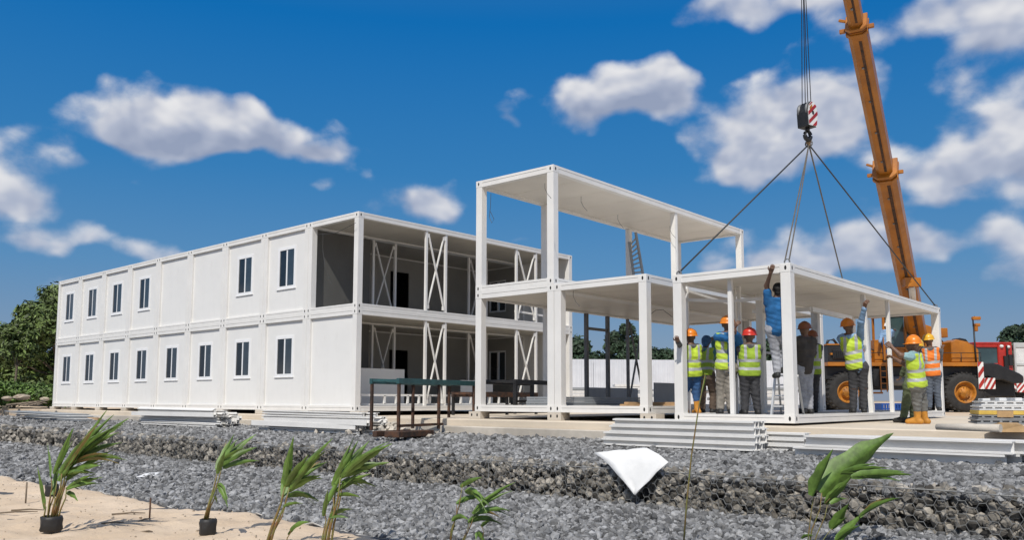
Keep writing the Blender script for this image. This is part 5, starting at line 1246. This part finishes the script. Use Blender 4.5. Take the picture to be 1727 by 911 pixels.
        me.polygons.foreach_set('material_index', band.astype(np.int32)); link('safety_vest', me, root)
    if gloves:
        for (e, w) in ((eL, wL), (eR, wR)):
            pass
    if head in ('hair',):
        V, Q = sdf_mesh([(hd+hu*.035*s-hf*.025*s, hd+hu*.045*s+hf*.015*s, .092*s, .088*s), (hd-hf*.045*s, hd-hu*.05*s-hf*.05*s, .075*s, .05*s)], .011, .02, .006, .003); link('hair', npmesh('hair', V, Q, MT['hair'], True), root)
    elif head == 'cap':
        V, Q = sdf_mesh([(hd+hu*.035*s, hd+hu*.045*s+hf*.01*s, .096*s, .094*s), (hd-hf*.06*s, hd-hu*.07*s-hf*.07*s, .07*s, .05*s)], .011, .03, .006, .004); link('cloth_cap', npmesh('cloth_cap', V, Q, MT['bluecap'], True), root)
    else:
        mb = MB(); R = .128*s; prof = [(R*1.12, -.012*s), (R*1.13, -.004*s), (R*1.03, .002*s), (R*1.0, .02*s), (R*.97, .05*s), (R*.86, .085*s), (R*.66, .112*s), (R*.38, .128*s), (.0, .134*s)]
        mb.lathe(prof, 28); n0 = len(mb.v)
        mb.prism([(R*.85*math.sin(a), R*.55+R*.85*math.cos(a)*.95, -.016*s) for a in np.linspace(-1.35, 1.35, 12)], (0, 0, .010*s))      # peak
        for x in (-.03, 0, .03): mb.tube([(x*s, R*math.cos(a)*.92, .012*s+.125*s*math.sin(a)) for a in np.linspace(.35, 2.8, 12)], .006*s, 5)
        mb.tube([(0, R*math.cos(a)*.9, .012*s+.128*s*math.sin(a)) for a in np.linspace(.3, 2.85, 12)], .011*s, 6)
        o = mb.build('helmet', MT[head], root)
        Mx = Matrix((hr, hf, hu)).transposed().to_4x4(); Mx.translation = hd+hu*.038*s-hf*.004*s
        o.matrix_local = Mx
        mb = MB(); mb.tube([hd+hu*.03*s+hr*.09*s, hd-hu*.10*s+hf*.05*s+hr*.04*s, hd-hu*.115*s+hf*.06*s, hd-hu*.10*s+hf*.05*s-hr*.04*s, hd+hu*.03*s-hr*.09*s], .004, 4); mb.build('chin_strap', MT['black'], root)
    return root
Dp = lambda px, y: DY(px, LO[1]+y)
Dq = lambda px, x: DX(px, LO[0]+x)
person('worker in orange helmet, yellow vest, blue jeans and yellow boots gripping the left post', 1, Dp(1162, .75), LF, (-.35, 1), dict(hd=(1165, 568), nk=(1166, 582), pel=(1167, 632), eL=(1150, 589, -.35), wL=(1143, 574, -.88), eR=(1178, 604, .1), wR=(1170, 618, .22), kL=(1156, 661, .1), kR=(1174, 661, .05), aL=(1155, 690), aR=(1176, 690), gL=(.3, .9, .1)), 'greyshirt', 'jeans', 'boot', 'helmo', 'hiviz', boot_h=.28, s=1.04)
person('bending worker with a blue head cloth, teal shirt and brown trousers behind the jeans worker', 2, Dp(1192, 1.6), LF, (.5, .85), dict(hd=(1191, 574, .15), nk=(1189, 588, .1), pel=(1190, 632, -.1), eL=(1178, 606, .25), wL=(1182, 620, .4), eR=(1206, 590, .3), wR=(1203, 574, .4), kL=(1184, 661), kR=(1203, 660), aL=(1184, 688), aR=(1202, 688)), 'tealshirt', 'brownt', 'dboot', 'cap', 'hiviz2', s=1.04)
person('tall worker in brown helmet, blue shirt and khaki trousers holding the middle stud overhead', 3, Dp(1227, .75), LF, (.15, 1), dict(hd=(1227, 544), nk=(1227, 559), pel=(1226, 617), eL=(1226, 566, -.28), wL=(1238, 548, -.42), eR=(1248, 577, -.12), wR=(1241, 557, -.40), kL=(1215, 652, .08), kR=(1230, 652), aL=(1215, 687), aR=(1232, 687), gL=(.8, .2, .1), gR=(-.8, .2, .1)), 'blueshirt', 'khaki', 'dboot', 'helmo', 'hiviz', s=1.12, open_side=True)
person('worker seen from behind in red helmet, green vest and charcoal trousers', 4, Dp(1264, .9), LF, (.05, 1), dict(hd=(1264, 566), nk=(1264, 581), pel=(1264, 630), eL=(1250, 602, .1), wL=(1257, 618, .25), eR=(1279, 602, .1), wR=(1272, 618, .25), kL=(1257, 661, .04), kR=(1274, 661), aL=(1256, 690), aR=(1278, 690)), 'greyshirt', 'charcoal', 'dboot', 'helmr', 'hiviz2', s=1.06, sleeve=.5)
person('bareheaded man in blue shirt and pale jeans on the stepladder, arm raised to the beam', 5, Dp(1309, .42), None, (.15, 1), dict(hd=(1312, 489), nk=(1310, 505), pel=(1309, 556), eL=(1293, 482, -.05), wL=(1300, 459, -.28), eR=(1327, 530, .1), wR=(1330, 552, .15), kL=(1308, 595, .06), kR=(1324, 588, .12), aL=(1311, 630), aR=(1320, 622, .05), gL=(.2, .9, -.2), w=(.15,)), 'blueshirt', 'greyjean', 'dboot', 'hair', None, s=1.0, sleeve=.62)
person('worker in brown helmet and dark jacket behind the near post of the lifted frame', 6, Dq(1357, -1.0), LF, (-.3, 1), dict(hd=(1357, 556), nk=(1358, 570), pel=(1357, 622), eL=(1346, 592, .15), wL=(1350, 575, .35), eR=(1371, 594, .1), wR=(1364, 610, .3), kL=(1354, 655), kR=(1364, 656), aL=(1355, 689), aR=(1366, 690)), 'darkjack', 'greyjean', 'dboot', 'helmb', None, s=1.06)
person('worker in green vest half hidden behind the dark jacket worker', 7, Dq(1369, -1.75), LF, (.2, 1), dict(hd=(1369, 567), nk=(1369, 580), pel=(1369, 627), eL=(1360, 600, .1), wL=(1364, 614, .25), eR=(1381, 600, .1), wR=(1376, 614, .25), kL=(1364, 657), kR=(1374, 657), aL=(1364, 687), aR=(1375, 687)), 'greyshirt', 'charcoal', 'dboot', 'helmb', 'hiviz2', s=1.04)
person('worker in orange helmet and black trousers reaching up to the roof edge with one arm', 8, Dq(1442, -.45), LF, (.3, 1), dict(hd=(1430, 549), nk=(1433, 563), pel=(1446, 616), eL=(1428, 590, .25), wL=(1444, 583, .42), eR=(1452, 540, -.35), wR=(1458, 515, -.55), kL=(1439, 651, .05), kR=(1456, 650), aL=(1439, 687), aR=(1457, 687), look=(.9, .6), gR=(.7, .2, .2)), 'lightblue', 'charcoal', 'dboot', 'helmo', 'hiviz', s=1.14, kneeband=True)
D8 = Dq(1540, 1.15)
person('worker in orange helmet, yellow vest and yellow rubber boots pushing the slim stud', 9, D8, ZS, (-.75, .66), dict(hd=(1540, 571), nk=(1541, 586), pel=(1547, 640), eL=(1518, 588, -.1), wL=(1503, 574, .05), eR=(1526, 604, .3), wR=(1508, 594, .5), kL=(1546, 668), kR=(1556, 668, .1), aL=(1547, 696), aR=(1559, 696, .1), look=(-1, .35), gL=(.2, .9, .1)), 'paleteal', 'steelt', 'boot', 'helmo', 'hiviz', s=1.10, sleeve=.45, boot_h=.30)
person('worker in olive trousers leaning in behind the yellow boots worker', 10, D8+1.0, ZS, (-.6, .8), dict(hd=(1545, 574, .3), nk=(1543, 588, .3), pel=(1536, 640), eL=(1527, 606, .2), wL=(1520, 622, .3), eR=(1540, 610, .4), wR=(1530, 618, .5), kL=(1528, 668), kR=(1540, 668, .1), aL=(1523, 694), aR=(1540, 694, .2)), 'olive', 'olive', 'dboot', 'helmy', 'hiviz', s=1.04)
person('worker in yellow helmet, orange vest and blue denim holding the right end post', 11, Dq(1572, -.35), LF, (.3, 1), dict(hd=(1566, 575), nk=(1568, 588), pel=(1573, 632), eL=(1556, 606, .2), wL=(1566, 618, .35), eR=(1585, 606, .05), wR=(1588, 590, .1), kL=(1567, 660), kR=(1580, 660), aL=(1567, 688), aR=(1584, 688), gR=(.8, .3, .1)), 'greyshirt', 'denim', 'dboot', 'helmy', 'hivizo', s=1.12)
person('operator in white helmet and blue shirt standing on the crane deck', 12, 35.2, ZS-.02+(693-611.5)*K, (-.3, -1), dict(hd=(1496, 551), nk=(1496, 557), pel=(1495, 580), eL=(1505, 565), wL=(1508, 558, -.2), eR=(1486, 568), wR=(1484, 577, -.2), kL=(1498, 594), kR=(1492, 594), aL=(1498, 608), aR=(1492, 608)), 'lightblue', 'navy', 'dboot', 'helmw', None, s=1.0, group='construction workers')
